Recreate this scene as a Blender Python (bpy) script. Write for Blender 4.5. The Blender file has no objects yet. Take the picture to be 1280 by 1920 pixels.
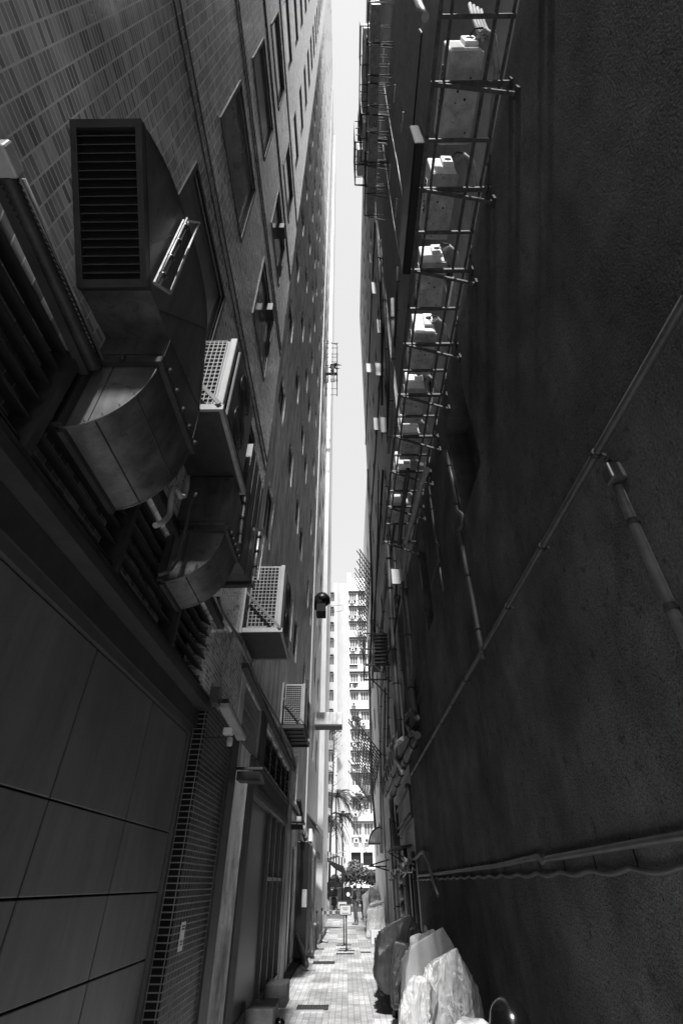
import bpy, bmesh, math, random
from mathutils import Vector, Matrix
random.seed(7)
S = bpy.context.scene
COL = S.collection
R_ = math.radians
# ---------------------------------------------------------------- camera
EYE = 1.75                      # metres above the paving
FP = (10*4 + 695*1150)**.5      # focal length in photo pixels (1280 x 1920)
_Y = Vector((10, -695, -FP)).normalized()
_Z = Vector((-4, 1150, -FP)).normalized()
_X = _Y.cross(_Z)
RM = Matrix((_X, _Y, _Z))       # camera -> world
cam = bpy.data.objects.new("camera", bpy.data.cameras.new("camera"))
COL.objects.link(cam)
cam.matrix_world = Matrix.Translation((0, 0, EYE)) @ RM.to_4x4()
cam.data.sensor_fit = 'VERTICAL'
cam.data.sensor_height = 36
cam.data.lens = 36*FP/1920
cam.data.clip_start = 0.05
cam.data.clip_end = 2000
S.camera = cam
S.render.resolution_x, S.render.resolution_y = 682, 1024
def ray(px, py): return RM @ Vector((px-640, 960-py, -FP))
def onX(px, py, X):             # survey: where the sight line meets a wall plane
    d = ray(px, py); p = d*(X/d.x); p.z += EYE; return p
def onY(px, py, Y):
    d = ray(px, py); p = d*(Y/d.y); p.z += EYE; return p
# ---------------------------------------------------------------- light
SUN_EL, SUN_X = 50, 0.004
w = bpy.data.worlds.new("World"); S.world = w; w.use_nodes = True
nt = w.node_tree; nt.nodes.clear()
sky = nt.nodes.new('ShaderNodeTexSky'); sky.sky_type = 'NISHITA'; sky.sun_disc = False
sky.sun_elevation = R_(SUN_EL); sky.sun_rotation = R_(180); sky.air_density = 1.6; sky.dust_density = 4
bw = nt.nodes.new('ShaderNodeRGBToBW')
bg = nt.nodes.new('ShaderNodeBackground'); bg.inputs[1].default_value = 0.13
out = nt.nodes.new('ShaderNodeOutputWorld')
veil = nt.nodes.new('ShaderNodeMath'); veil.operation = 'MULTIPLY_ADD'; veil.inputs[1].default_value = .35; veil.inputs[2].default_value = 3.55   # bright white overcast veil over the clear sky
nt.links.new(sky.outputs[0], bw.inputs[0]); nt.links.new(bw.outputs[0], veil.inputs[0]); nt.links.new(veil.outputs[0], bg.inputs[0]); nt.links.new(bg.outputs[0], out.inputs[0])
sl = bpy.data.lights.new("sun", 'SUN'); sl.energy = 3.5; sl.angle = R_(3); sl.color = (1, .995, .985)
sun = bpy.data.objects.new("sun", sl); COL.objects.link(sun)
sd = Vector((SUN_X, -math.cos(R_(SUN_EL)), math.sin(R_(SUN_EL))))
sun.rotation_euler = sd.to_track_quat('Z', 'Y').to_euler()
S.view_settings.view_transform = 'Standard'; S.view_settings.look = 'None'
S.view_settings.exposure = 0.62; S.view_settings.gamma = 1
S.render.engine = 'CYCLES'
S.cycles.max_bounces = 10; S.cycles.diffuse_bounces = 6; S.cycles.glossy_bounces = 5

# ---------------------------------------------------------------- materials
MATS = {}
def N(nt, t, **kw):
    n = nt.nodes.new(t)
    for k, v in kw.items(): setattr(n, k, v)
    return n
def mat(name, base=.3, rough=.6, grain=0., metal=0., var=.25, vscale=3., bump=.15, bscale=60., streak=0., spec=.5, rvar=0., spots=0., sstretch=(1, 1, .12), bdist=.01):
    """grey material: base albedo with blotches, optional vertical streaks and stains, bump"""
    if name in MATS: return MATS[name]
    m = bpy.data.materials.new(name); m.use_nodes = True; MATS[name] = m
    t = m.node_tree; b = t.nodes['Principled BSDF']; L = t.links.new
    geo = N(t, 'ShaderNodeNewGeometry'); P = geo.outputs['Position']
    n1 = N(t, 'ShaderNodeTexNoise'); n1.inputs['Scale'].default_value = vscale; n1.inputs['Detail'].default_value = 7; n1.inputs['Roughness'].default_value = .62
    L(P, n1.inputs['Vector'])
    mr = N(t, 'ShaderNodeMapRange'); mr.inputs[1].default_value = .3; mr.inputs[2].default_value = .7
    mr.inputs[3].default_value = 1-var; mr.inputs[4].default_value = 1+var
    L(n1.outputs[0], mr.inputs[0]); val = mr.outputs[0]
    if streak:
        mp = N(t, 'ShaderNodeMapping'); mp.inputs['Scale'].default_value = sstretch; L(P, mp.inputs[0])
        n2 = N(t, 'ShaderNodeTexNoise'); n2.inputs['Scale'].default_value = 7; n2.inputs['Detail'].default_value = 6; n2.inputs['Roughness'].default_value = .7
        L(mp.outputs[0], n2.inputs['Vector'])
        m2 = N(t, 'ShaderNodeMapRange'); m2.inputs[1].default_value = .32; m2.inputs[2].default_value = .68
        m2.inputs[3].default_value = 1-streak; m2.inputs[4].default_value = 1+streak*.6
        L(n2.outputs[0], m2.inputs[0])
        mu = N(t, 'ShaderNodeMath', operation='MULTIPLY'); L(val, mu.inputs[0]); L(m2.outputs[0], mu.inputs[1]); val = mu.outputs[0]
    if spots:
        n3 = N(t, 'ShaderNodeTexNoise'); n3.inputs['Scale'].default_value = 9; n3.inputs['Detail'].default_value = 9; n3.inputs['Roughness'].default_value = .75
        L(P, n3.inputs['Vector'])
        m3 = N(t, 'ShaderNodeMapRange'); m3.inputs[1].default_value = .575; m3.inputs[2].default_value = .63
        m3.inputs[3].default_value = 1; m3.inputs[4].default_value = 1-spots
        L(n3.outputs[0], m3.inputs[0])
        mu = N(t, 'ShaderNodeMath', operation='MULTIPLY'); L(val, mu.inputs[0]); L(m3.outputs[0], mu.inputs[1]); val = mu.outputs[0]
    if grain:
        n5 = N(t, 'ShaderNodeTexNoise'); n5.inputs['Scale'].default_value = 45; n5.inputs['Detail'].default_value = 5; n5.inputs['Roughness'].default_value = .8
        L(P, n5.inputs['Vector'])
        n6 = N(t, 'ShaderNodeTexNoise'); n6.inputs['Scale'].default_value = .45; n6.inputs['Detail'].default_value = 5; n6.inputs['Roughness'].default_value = .7
        L(P, n6.inputs['Vector'])
        m5 = N(t, 'ShaderNodeMapRange'); m5.inputs[1].default_value = .35; m5.inputs[2].default_value = .65; m5.inputs[3].default_value = 1-grain; m5.inputs[4].default_value = 1+grain
        m6 = N(t, 'ShaderNodeMapRange'); m6.inputs[1].default_value = .35; m6.inputs[2].default_value = .65; m6.inputs[3].default_value = .5; m6.inputs[4].default_value = 1.4
        L(n5.outputs[0], m5.inputs[0]); L(n6.outputs[0], m6.inputs[0])
        for q in (m5, m6):
            mu = N(t, 'ShaderNodeMath', operation='MULTIPLY'); L(val, mu.inputs[0]); L(q.outputs[0], mu.inputs[1]); val = mu.outputs[0]
    mb = N(t, 'ShaderNodeMath', operation='MULTIPLY'); mb.inputs[1].default_value = base; L(val, mb.inputs[0])
    L(mb.outputs[0], b.inputs['Base Color'])
    b.inputs['Roughness'].default_value = rough; b.inputs['Metallic'].default_value = metal
    b.inputs['Specular IOR Level'].default_value = spec
    if rvar:
        m4 = N(t, 'ShaderNodeMapRange'); m4.inputs[1].default_value = .3; m4.inputs[2].default_value = .7
        m4.inputs[3].default_value = max(.03, rough-rvar); m4.inputs[4].default_value = min(1, rough+rvar)
        L(n1.outputs[0], m4.inputs[0]); L(m4.outputs[0], b.inputs['Roughness'])
    if bump:
        nb = N(t, 'ShaderNodeTexNoise'); nb.inputs['Scale'].default_value = bscale; nb.inputs['Detail'].default_value = 4; L(P, nb.inputs['Vector'])
        bp = N(t, 'ShaderNodeBump'); bp.inputs['Strength'].default_value = bump; bp.inputs['Distance'].default_value = bdist
        L(nb.outputs[0], bp.inputs['Height']); L(bp.outputs[0], b.inputs['Normal'])
    return m
def tile_mat(name, base, mortar, rough, bw_, bh, gap=.004, off=0., swap=False, jitter=.35, tilt=.12, patches=False, spec=.5, coat=0., rj=(.5, 2.)):
    """rectangular tiles on walls (u = x + y, v = z) or on the floor (swap: u = y, v = x)"""
    m = bpy.data.materials.new(name); m.use_nodes = True; MATS[name] = m
    t = m.node_tree; b = t.nodes['Principled BSDF']; L = t.links.new
    geo = N(t, 'ShaderNodeNewGeometry'); sp = N(t, 'ShaderNodeSeparateXYZ'); L(geo.outputs['Position'], sp.inputs[0])
    cb = N(t, 'ShaderNodeCombineXYZ')
    if swap:
        L(sp.outputs[1], cb.inputs[0]); L(sp.outputs[0], cb.inputs[1])
    else:
        ad = N(t, 'ShaderNodeMath', operation='ADD'); L(sp.outputs[0], ad.inputs[0]); L(sp.outputs[1], ad.inputs[1])
        L(ad.outputs[0], cb.inputs[0]); L(sp.outputs[2], cb.inputs[1])
    br = N(t, 'ShaderNodeTexBrick'); br.offset = off; br.squash = 1
    br.inputs['Scale'].default_value = 1; br.inputs['Mortar Size'].default_value = gap; br.inputs['Mortar Smooth'].default_value = .1
    br.inputs['Brick Width'].default_value = bw_; br.inputs['Row Height'].default_value = bh
    c1 = base*(1-jitter); c2 = base*(1+jitter)
    br.inputs['Color1'].default_value = (c1, c1, c1, 1); br.inputs['Color2'].default_value = (c2, c2, c2, 1)
    br.inputs['Mortar'].default_value = (mortar, mortar, mortar, 1)
    L(cb.outputs[0], br.inputs['Vector'])
    # weathering
    n1 = N(t, 'ShaderNodeTexNoise'); n1.inputs['Scale'].default_value = 1.3; n1.inputs['Detail'].default_value = 8; n1.inputs['Roughness'].default_value = .65
    L(geo.outputs['Position'], n1.inputs['Vector'])
    mr = N(t, 'ShaderNodeMapRange'); mr.inputs[1].default_value = .3; mr.inputs[2].default_value = .7; mr.inputs[3].default_value = .62; mr.inputs[4].default_value = 1.22
    L(n1.outputs[0], mr.inputs[0])
    mx = N(t, 'ShaderNodeMix', data_type='RGBA', blend_type='MULTIPLY'); mx.inputs[0].default_value = 1
    L(br.outputs['Color'], mx.inputs[6]); L(mr.outputs[0], mx.inputs[7]); colr = mx.outputs[2]
    if patches:   # paler replacement blocks laid among the paving
        b2 = N(t, 'ShaderNodeTexBrick'); b2.offset = .5
        b2.inputs['Scale'].default_value = 1; b2.inputs['Mortar Size'].default_value = 0
        b2.inputs['Brick Width'].default_value = .8; b2.inputs['Row Height'].default_value = .4
        b2.inputs['Color1'].default_value = (0, 0, 0, 1); b2.inputs['Color2'].default_value = (1, 1, 1, 1); b2.inputs['Mortar'].default_value = (0, 0, 0, 1)
        L(cb.outputs[0], b2.inputs['Vector'])
        rp = N(t, 'ShaderNodeMapRange'); rp.inputs[1].default_value = .55; rp.inputs[2].default_value = .6; rp.inputs[3].default_value = 1; rp.inputs[4].default_value = 1.45
        L(b2.outputs['Color'], rp.inputs[0])
        my = N(t, 'ShaderNodeMix', data_type='RGBA', blend_type='MULTIPLY'); my.inputs[0].default_value = 1
        L(colr, my.inputs[6]); L(rp.outputs[0], my.inputs[7]); colr = my.outputs[2]
    L(colr, b.inputs['Base Color'])
    wn = N(t, 'ShaderNodeMapRange'); wn.inputs[1].default_value = c1; wn.inputs[2].default_value = c2
    wn.inputs[3].default_value = max(.04, rough*rj[0]); wn.inputs[4].default_value = rough*rj[1]
    L(br.outputs['Color'], wn.inputs[0])
    rm = N(t, 'ShaderNodeMix', data_type='FLOAT'); L(br.outputs['Fac'], rm.inputs[0]); L(wn.outputs[0], rm.inputs[2]); rm.inputs[3].default_value = .8
    L(rm.outputs[0], b.inputs['Roughness']); b.inputs['Specular IOR Level'].default_value = spec
    n2 = N(t, 'ShaderNodeTexNoise'); n2.inputs['Scale'].default_value = 5; n2.inputs['Detail'].default_value = 3; L(geo.outputs['Position'], n2.inputs['Vector'])
    h = N(t, 'ShaderNodeMath', operation='MULTIPLY_ADD'); L(br.outputs['Fac'], h.inputs[0]); h.inputs[1].default_value = -1
    n3 = N(t, 'ShaderNodeMath', operation='MULTIPLY'); L(n2.outputs[0], n3.inputs[0]); n3.inputs[1].default_value = tilt*10
    cm = N(t, 'ShaderNodeMath', operation='MULTIPLY_ADD'); L(br.outputs['Color'], cm.inputs[0]); cm.inputs[1].default_value = .4/max(base, .01)*tilt; L(n3.outputs[0], cm.inputs[2])
    L(cm.outputs[0], h.inputs[2])
    bp = N(t, 'ShaderNodeBump'); bp.inputs['Strength'].default_value = .45; bp.inputs['Distance'].default_value = .004
    L(h.outputs[0], bp.inputs['Height']); L(bp.outputs[0], b.inputs['Normal'])
    if coat:
        b.inputs['Coat Weight'].default_value = coat; b.inputs['Coat Roughness'].default_value = .16
        b2_ = N(t, 'ShaderNodeBump'); b2_.inputs['Strength'].default_value = .5; b2_.inputs['Distance'].default_value = .004
        L(h.outputs[0], b2_.inputs['Height']); L(b2_.outputs[0], b.inputs['Coat Normal'])
    return m
def cover_mat(name, base, rough, spec=.5, crinkle=.6, scale=5., sheen=0., metal=0.):
    m = bpy.data.materials.new(name); m.use_nodes = True; MATS[name] = m
    t = m.node_tree; b = t.nodes['Principled BSDF']; L = t.links.new
    tc = N(t, 'ShaderNodeNewGeometry')
    mp = N(t, 'ShaderNodeMapping'); mp.inputs['Scale'].default_value = (1, 1, .35); mp.inputs['Rotation'].default_value = (.25, .3, .2); L(tc.outputs['Position'], mp.inputs[0])
    n = N(t, 'ShaderNodeTexNoise'); n.inputs['Scale'].default_value = scale; n.inputs['Detail'].default_value = 6; n.inputs['Distortion'].default_value = 1.2; L(mp.outputs[0], n.inputs['Vector'])
    v = N(t, 'ShaderNodeTexVoronoi', feature='DISTANCE_TO_EDGE'); v.inputs['Scale'].default_value = scale*1.6; L(mp.outputs[0], v.inputs['Vector'])
    ad = N(t, 'ShaderNodeMath', operation='MULTIPLY_ADD'); L(v.outputs[0], ad.inputs[0]); ad.inputs[1].default_value = .22; L(n.outputs[0], ad.inputs[2])
    bp = N(t, 'ShaderNodeBump'); bp.inputs['Strength'].default_value = crinkle; bp.inputs['Distance'].default_value = .06
    L(ad.outputs[0], bp.inputs['Height']); L(bp.outputs[0], b.inputs['Normal'])
    mr = N(t, 'ShaderNodeMapRange'); mr.inputs[1].default_value = .3; mr.inputs[2].default_value = .7; mr.inputs[3].default_value = base*.65; mr.inputs[4].default_value = base*1.25
    L(n.outputs[0], mr.inputs[0]); L(mr.outputs[0], b.inputs['Base Color'])
    b.inputs['Roughness'].default_value = rough; b.inputs['Specular IOR Level'].default_value = spec; b.inputs['Metallic'].default_value = metal
    return m

M = {}
M['tile'] = tile_mat('glazed_tile', .56, .85, .13, .095, .05, .005, jitter=.5, tilt=.16, spec=1., coat=.7)
M['recess_shade'] = mat('shaded_recess_render', .6, .7, var=.08, vscale=.5, bump=.05, streak=.1)  # greyer than the block's white: the recess shadow is put into the colour
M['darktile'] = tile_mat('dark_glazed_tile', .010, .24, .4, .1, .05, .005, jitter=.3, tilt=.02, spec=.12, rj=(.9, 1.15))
M['paving'] = tile_mat('brick_paving', .50, .24, .75, .21, .105, .0045, off=.5, swap=True, jitter=.08, tilt=.05, patches=True, spec=.35)
M['stucco'] = mat('rough_black_stucco', .11, grain=.45, rough=.85, var=.35, vscale=1.2, bump=1, bscale=62, streak=.16, spots=.5, bdist=.022, spec=.3)
M['tower'] = mat('smooth_dark_render', .33, .75, var=.12, vscale=.8, bump=.1, bscale=30, streak=.2, spec=.3)
M['render2'] = mat('streaked_grey_render', .85, .5, var=.25, vscale=1.6, bump=.35, bscale=30, streak=.75, spots=.25, spec=.6)
M['pale'] = mat('pale_render', .8, .45, var=.12, vscale=.9, bump=.1, bscale=25, streak=.35, spots=.2, spec=.6)
M['white'] = mat('white_painted_concrete', .85, .4, var=.08, vscale=.5, bump=.05, bscale=20, streak=.15, spec=.6)
M['midcon'] = mat('weathered_concrete', .085, .85, var=.25, vscale=2.5, bump=.4, bscale=40, streak=.4, spots=.4, spec=.3)
M['farright'] = mat('grey_plaster', .34, .5, var=.25, vscale=2, bump=.3, bscale=30, streak=.45, spots=.3, spec=.6)
M['galv'] = mat('galvanised_sheet', .125, .5, metal=.45, var=.3, vscale=5, bump=.08, bscale=9, streak=.45, rvar=.10, spots=.4)
M['galvdark'] = mat('dull_dark_metal', .05, .55, metal=.3, var=.25, vscale=6, bump=.1, bscale=40, streak=.2)
M['steel'] = mat('rusty_dark_steel', .085, .55, metal=.3, var=.5, vscale=14, bump=.4, bscale=90, spots=.5)
M['galvsteel'] = mat('bright_galvanised_steel', .42, .42, metal=.6, var=.25, vscale=12, bump=.1, bscale=60)
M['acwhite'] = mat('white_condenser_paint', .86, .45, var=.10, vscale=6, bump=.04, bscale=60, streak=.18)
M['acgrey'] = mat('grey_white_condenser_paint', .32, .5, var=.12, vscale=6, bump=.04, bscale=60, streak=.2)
M['pan'] = mat('condenser_base_pan', .45, .5, metal=.3, var=.35, vscale=7, bump=.15, bscale=40, spots=.4)
M['black'] = mat('black_void', .006, .8, var=.1, bump=0)
M['blackmetal'] = mat('black_painted_metal', .015, .35, var=.2, bump=.05)
M['glass'] = mat('window_glass', .06, .05, var=.2, vscale=2, bump=.03, bscale=1.5, spec=.8)
M['greyglass'] = mat('grey_reflective_glass', .24, .10, var=.35, vscale=1.5, bump=.04, bscale=1.2, spec=.8)
M['farglass'] = mat('far_window_glass', .16, .15, var=.5, vscale=.7, bump=0, spec=.6)
M['mirror'] = mat('sky_white_pane', .92, .35, metal=0, var=.03, bump=0)  # matt white standing in for sky mirrored in the casement glass
M['frame'] = mat('aluminium_frame', .11, .4, metal=.4, var=.15, bump=.03)
M['whiteframe'] = mat('white_frame', .7, .5, var=.1, bump=.03)
M['darkframe'] = mat('dark_window_frame', .02, .4, var=.2, bump=.03)
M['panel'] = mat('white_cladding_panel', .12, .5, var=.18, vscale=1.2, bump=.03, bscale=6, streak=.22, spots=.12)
M['poster'] = mat('pale_backed_glass', .06, .4, spec=.25, var=.06, vscale=1.5, bump=.01, bscale=3)
M['pvc'] = mat('grey_plastic_pipe', .085, .45, var=.25, vscale=5, bump=.08, bscale=60, streak=.25, spots=.3)
M['pvclight'] = mat('light_plastic_pipe', .45, .4, var=.15, vscale=5, bump=.05, streak=.2)
M['rubber'] = mat('black_rubber', .012, .7, var=.2, bump=.2)
M['insul'] = mat('pipe_insulation', .32, .7, var=.3, vscale=10, bump=.4, bscale=50, spots=.3)
M['bamboo'] = mat('bamboo', .05, .6, var=.3, vscale=5, bump=.1)
M['kerb'] = mat('kerb_stone', .075, .8, var=.25, vscale=6, bump=.4, bscale=60, spots=.3)
M['asphalt'] = mat('asphalt', .06, .9, var=.2, vscale=6, bump=.5, bscale=80)
M['concretefloor'] = mat('concrete_floor', .45, .85, var=.15, vscale=1, bump=.3, bscale=40)
M['leaf'] = mat('leaf', .09, .5, var=.6, vscale=3, bump=0, spec=.4)
M['leaflight'] = mat('pale_leaf', .22, .5, var=.6, vscale=3, bump=0, spec=.4)
M['bark'] = mat('bark', .05, .9, var=.3, vscale=8, bump=.5)
M['skin'] = mat('skin', .3, .6, var=.05, bump=0)
M['hair'] = mat('hair', .01, .5, var=.1, bump=0)
M['jacket'] = mat('dark_cloth', .014, .8, var=.3, vscale=12, bump=.3, bscale=30)
M['jeans'] = mat('denim', .13, .85, var=.3, vscale=14, bump=.3, bscale=30)
M['shoe'] = mat('shoe', .2, .6, var=.2, bump=.1)
M['paper'] = mat('sign_paper', .62, .6, var=.04, bump=0)
M['ink'] = mat('ink', .08, .7, var=0, bump=0)
M['silver'] = cover_mat('silver_tarpaulin', .70, .40, crinkle=1., scale=8.5, metal=.25)
M['greycover'] = cover_mat('grey_nylon_cover', .38, .5, crinkle=.5, scale=3)
M['darkcover'] = cover_mat('dark_nylon_cover', .045, .45, crinkle=.7, scale=4)
M['whitebag'] = cover_mat('white_plastic_bag', .6, .4, crinkle=.7, scale=7)
M['helmet'] = mat('gloss_black_shell', .006, .2, var=.1, bump=0, spec=.8)
M['box'] = mat('polystyrene', .7, .8, var=.1, bump=.1)
def stripe_mat(name, a, b_, period, axis):
    m = bpy.data.materials.new(name); m.use_nodes = True
    t = m.node_tree; b = t.nodes['Principled BSDF']; L = t.links.new
    g = N(t, 'ShaderNodeNewGeometry'); s = N(t, 'ShaderNodeSeparateXYZ'); L(g.outputs['Position'], s.inputs[0])
    q = N(t, 'ShaderNodeMath', operation='MULTIPLY'); L(s.outputs[axis], q.inputs[0]); q.inputs[1].default_value = 1/period
    f = N(t, 'ShaderNodeMath', operation='FRACT'); L(q.outputs[0], f.inputs[0])
    c = N(t, 'ShaderNodeMath', operation='GREATER_THAN'); L(f.outputs[0], c.inputs[0]); c.inputs[1].default_value = .5
    r = N(t, 'ShaderNodeMapRange'); r.inputs[3].default_value = a; r.inputs[4].default_value = b_; L(c.outputs[0], r.inputs[0])
    L(r.outputs[0], b.inputs['Base Color']); b.inputs['Roughness'].default_value = .7
    return m
M['awning'] = stripe_mat('striped_awning_cloth', .05, .7, .17, 0)
M['tape'] = stripe_mat('striped_barrier_tape', .15, .7, .22, 0)

# ---------------------------------------------------------------- mesh helpers
class MB:
    def __init__(s): s.v = []; s.f = []; s.sm = []
    def add(s, vs, fs, smooth=False):
        o = len(s.v); s.v += [Vector(p) for p in vs]; s.f += [tuple(i+o for i in f) for f in fs]; s.sm += [smooth]*len(fs); return s
    def box(s, x0, x1, y0, y1, z0, z1):
        if x0 > x1: x0, x1 = x1, x0
        if y0 > y1: y0, y1 = y1, y0
        return s.add([(x0, y0, z0), (x1, y0, z0), (x1, y1, z0), (x0, y1, z0), (x0, y0, z1), (x1, y0, z1), (x1, y1, z1), (x0, y1, z1)],
                     [(0, 3, 2, 1), (4, 5, 6, 7), (0, 1, 5, 4), (1, 2, 6, 5), (2, 3, 7, 6), (3, 0, 4, 7)])
    def rbox(s, x0, x1, y0, y1, z0, z1, r=.02):
        """box with its twelve edges chamfered"""
        if x0 > x1: x0, x1 = x1, x0
        if y0 > y1: y0, y1 = y1, y0
        bm = bmesh.new(); bmesh.ops.create_cube(bm, size=1)
        for v in bm.verts: v.co = Vector(((x0+x1)/2+v.co.x*(x1-x0), (y0+y1)/2+v.co.y*(y1-y0), (z0+z1)/2+v.co.z*(z1-z0)))
        bmesh.ops.bevel(bm, geom=bm.edges[:], offset=r, segments=2, affect='EDGES', profile=.5)
        s.bm(bm); return s
    def bm(s, bm, smooth=False):
        bm.verts.ensure_lookup_table(); bm.verts.index_update()
        s.add([v.co.copy() for v in bm.verts], [tuple(v.index for v in f.verts) for f in bm.faces], smooth); bm.free(); return s
    def quad(s, a, b, c, d): return s.add([a, b, c, d], [(0, 1, 2, 3)])
    def bar(s, p, q, w=.04, h=.04, up=(0, 0, 1)):
        p, q = Vector(p), Vector(q); d = (q-p).normalized(); up = Vector(up)
        a = d.cross(up)
        if a.length < 1e-4: a = d.cross(Vector((1, 0, 0)))
        a.normalize(); b = a.cross(d); a = a*w/2; b = b*h/2
        vs = [p-a-b, p+a-b, p+a+b, p-a+b, q-a-b, q+a-b, q+a+b, q-a+b]
        return s.add(vs, [(0, 1, 2, 3), (4, 7, 6, 5), (0, 4, 5, 1), (1, 5, 6, 2), (2, 6, 7, 3), (3, 7, 4, 0)])
    def tube(s, pts, r, n=10, caps=True, closed=False):
        pts = [Vector(p) for p in pts]; m = len(pts); rs = r if isinstance(r, (list, tuple)) else [r]*m
        dirs = []
        for i in range(m):
            a = pts[i]-pts[i-1] if i else pts[1]-pts[0]
            b = pts[i+1]-pts[i] if i < m-1 else pts[-1]-pts[-2]
            d = a.normalized()+b.normalized()
            dirs.append((d if d.length > 1e-4 else b).normalized())
        d0 = dirs[0]; u = d0.orthogonal().normalized(); vs = []
        for i in range(m):
            d = dirs[i]; u = (u-d*u.dot(d)); u = u.normalized() if u.length > 1e-5 else d.orthogonal().normalized(); v = d.cross(u)
            for k in range(n):
                a = 2*math.pi*k/n; vs.append(pts[i]+(u*math.cos(a)+v*math.sin(a))*rs[i])
        fs = [(i*n+k, i*n+(k+1) % n, (i+1)*n+(k+1) % n, (i+1)*n+k) for i in range(m-1) for k in range(n)]
        s.add(vs, fs, True)
        if caps:
            o = len(s.v)-len(vs); s.f.append(tuple(o+k for k in range(n))[::-1]); s.sm.append(False)
            s.f.append(tuple(o+(m-1)*n+k for k in range(n))); s.sm.append(False)
        return s
    def prism(s, poly, axis, a, b, smooth=False):
        """extrude a 2-D outline: axis 'x' poly=(y,z); 'y' poly=(x,z); 'z' poly=(x,y)"""
        f = {'x': lambda p, t: (t, p[0], p[1]), 'y': lambda p, t: (p[0], t, p[1]), 'z': lambda p, t: (p[0], p[1], t)}[axis]
        n = len(poly); vs = [f(p, a) for p in poly]+[f(p, b) for p in poly]
        s.add(vs, [tuple(range(n))[::-1], tuple(range(n, 2*n))])
        s.add(vs, [(k, (k+1) % n, n+(k+1) % n, n+k) for k in range(n)], smooth); return s
    def lathe(s, c, prof, n=16, axis='z'):
        c = Vector(c); vs = []
        for r, h in prof:
            for k in range(n):
                a = 2*math.pi*k/n; x, y = r*math.cos(a), r*math.sin(a)
                vs.append(c+(Vector((x, y, h)) if axis == 'z' else Vector((h, x, y)) if axis == 'x' else Vector((x, h, y))))
        m = len(prof)
        return s.add(vs, [(i*n+k, i*n+(k+1) % n, (i+1)*n+(k+1) % n, (i+1)*n+k) for i in range(m-1) for k in range(n)], True)
    def build(s, name, m, parent=None, loc=None):
        me = bpy.data.meshes.new(name)
        if parent is not None: o0 = Vector(parent.get('_o', (0, 0, 0)))
        elif loc is not None: o0 = Vector(loc)
        else:
            xs = [p.x for p in s.v]; ys = [p.y for p in s.v]; zs = [p.z for p in s.v]
            o0 = Vector(((min(xs)+max(xs))/2, (min(ys)+max(ys))/2, min(zs)))
        me.from_pydata([tuple(p-o0) for p in s.v], [], s.f)
        me.polygons.foreach_set('use_smooth', s.sm)
        me.materials.append(MATS.get(m, M.get(m)) if isinstance(m, str) else m)
        me.update()
        ob = bpy.data.objects.new(name, me); COL.objects.link(ob)
        if parent is not None: ob.parent = parent; ob['_o'] = tuple(o0)
        else: ob.location = o0; ob['_o'] = tuple(o0)
        return ob
def tag(o, label, cat, group=None):
    o['label'] = label; o['category'] = cat
    if group: o['group'] = group
    return o
def thing(name, label, cat, loc, group=None):
    o = bpy.data.objects.new(name, None); COL.objects.link(o); o.location = loc; o['_o'] = tuple(loc); o.empty_display_size = .1
    return tag(o, label, cat, group)
def struct(o): o['kind'] = 'structure'; return o
def dup(root, loc, label, rotz=None):
    r = root.copy(); COL.objects.link(r); r.location = loc; r['label'] = label; r['_o'] = tuple(loc)
    if rotz is not None: r.rotation_euler.z = rotz
    for ch in root.children:
        c = ch.copy(); COL.objects.link(c); c.parent = r
        for g in ch.children:
            d = g.copy(); COL.objects.link(d); d.parent = c
    return r
def facade(mb, X, side, y0, y1, z0, z1, holes, depth=.15, axis='x', rev=True):
    """wall sheet on plane X with openings and their reveals; side = direction into the building"""
    us = sorted({y0, y1, *[c for h in holes for c in h[:2]]}); vs = sorted({z0, z1, *[c for h in holes for c in h[2:4]]})
    P = (lambda u, v, d=0: (X+side*d, u, v)) if axis == 'x' else (lambda u, v, d=0: (u, X+side*d, v))
    for j in range(len(vs)-1):
        vm = (vs[j]+vs[j+1])/2; run = None
        for i in range(len(us)-1):
            um = (us[i]+us[i+1])/2
            hit = any(h[0] < um < h[1] and h[2] < vm < h[3] for h in holes)
            if hit:
                if run is not None: mb.quad(P(run, vs[j]), P(us[i], vs[j]), P(us[i], vs[j+1]), P(run, vs[j+1])); run = None
            elif run is None: run = us[i]
        if run is not None: mb.quad(P(run, vs[j]), P(us[-1], vs[j]), P(us[-1], vs[j+1]), P(run, vs[j+1]))
    if rev:
        for h in holes:
            a, b, c, d = h[:4]; dp = h[4] if len(h) > 4 else depth
            mb.quad(P(a, c), P(b, c), P(b, c, dp), P(a, c, dp)); mb.quad(P(a, d), P(b, d), P(b, d, dp), P(a, d, dp))
            mb.quad(P(a, c), P(a, d), P(a, d, dp), P(a, c, dp)); mb.quad(P(b, c), P(b, d), P(b, d, dp), P(b, c, dp))
WM = {}
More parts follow.
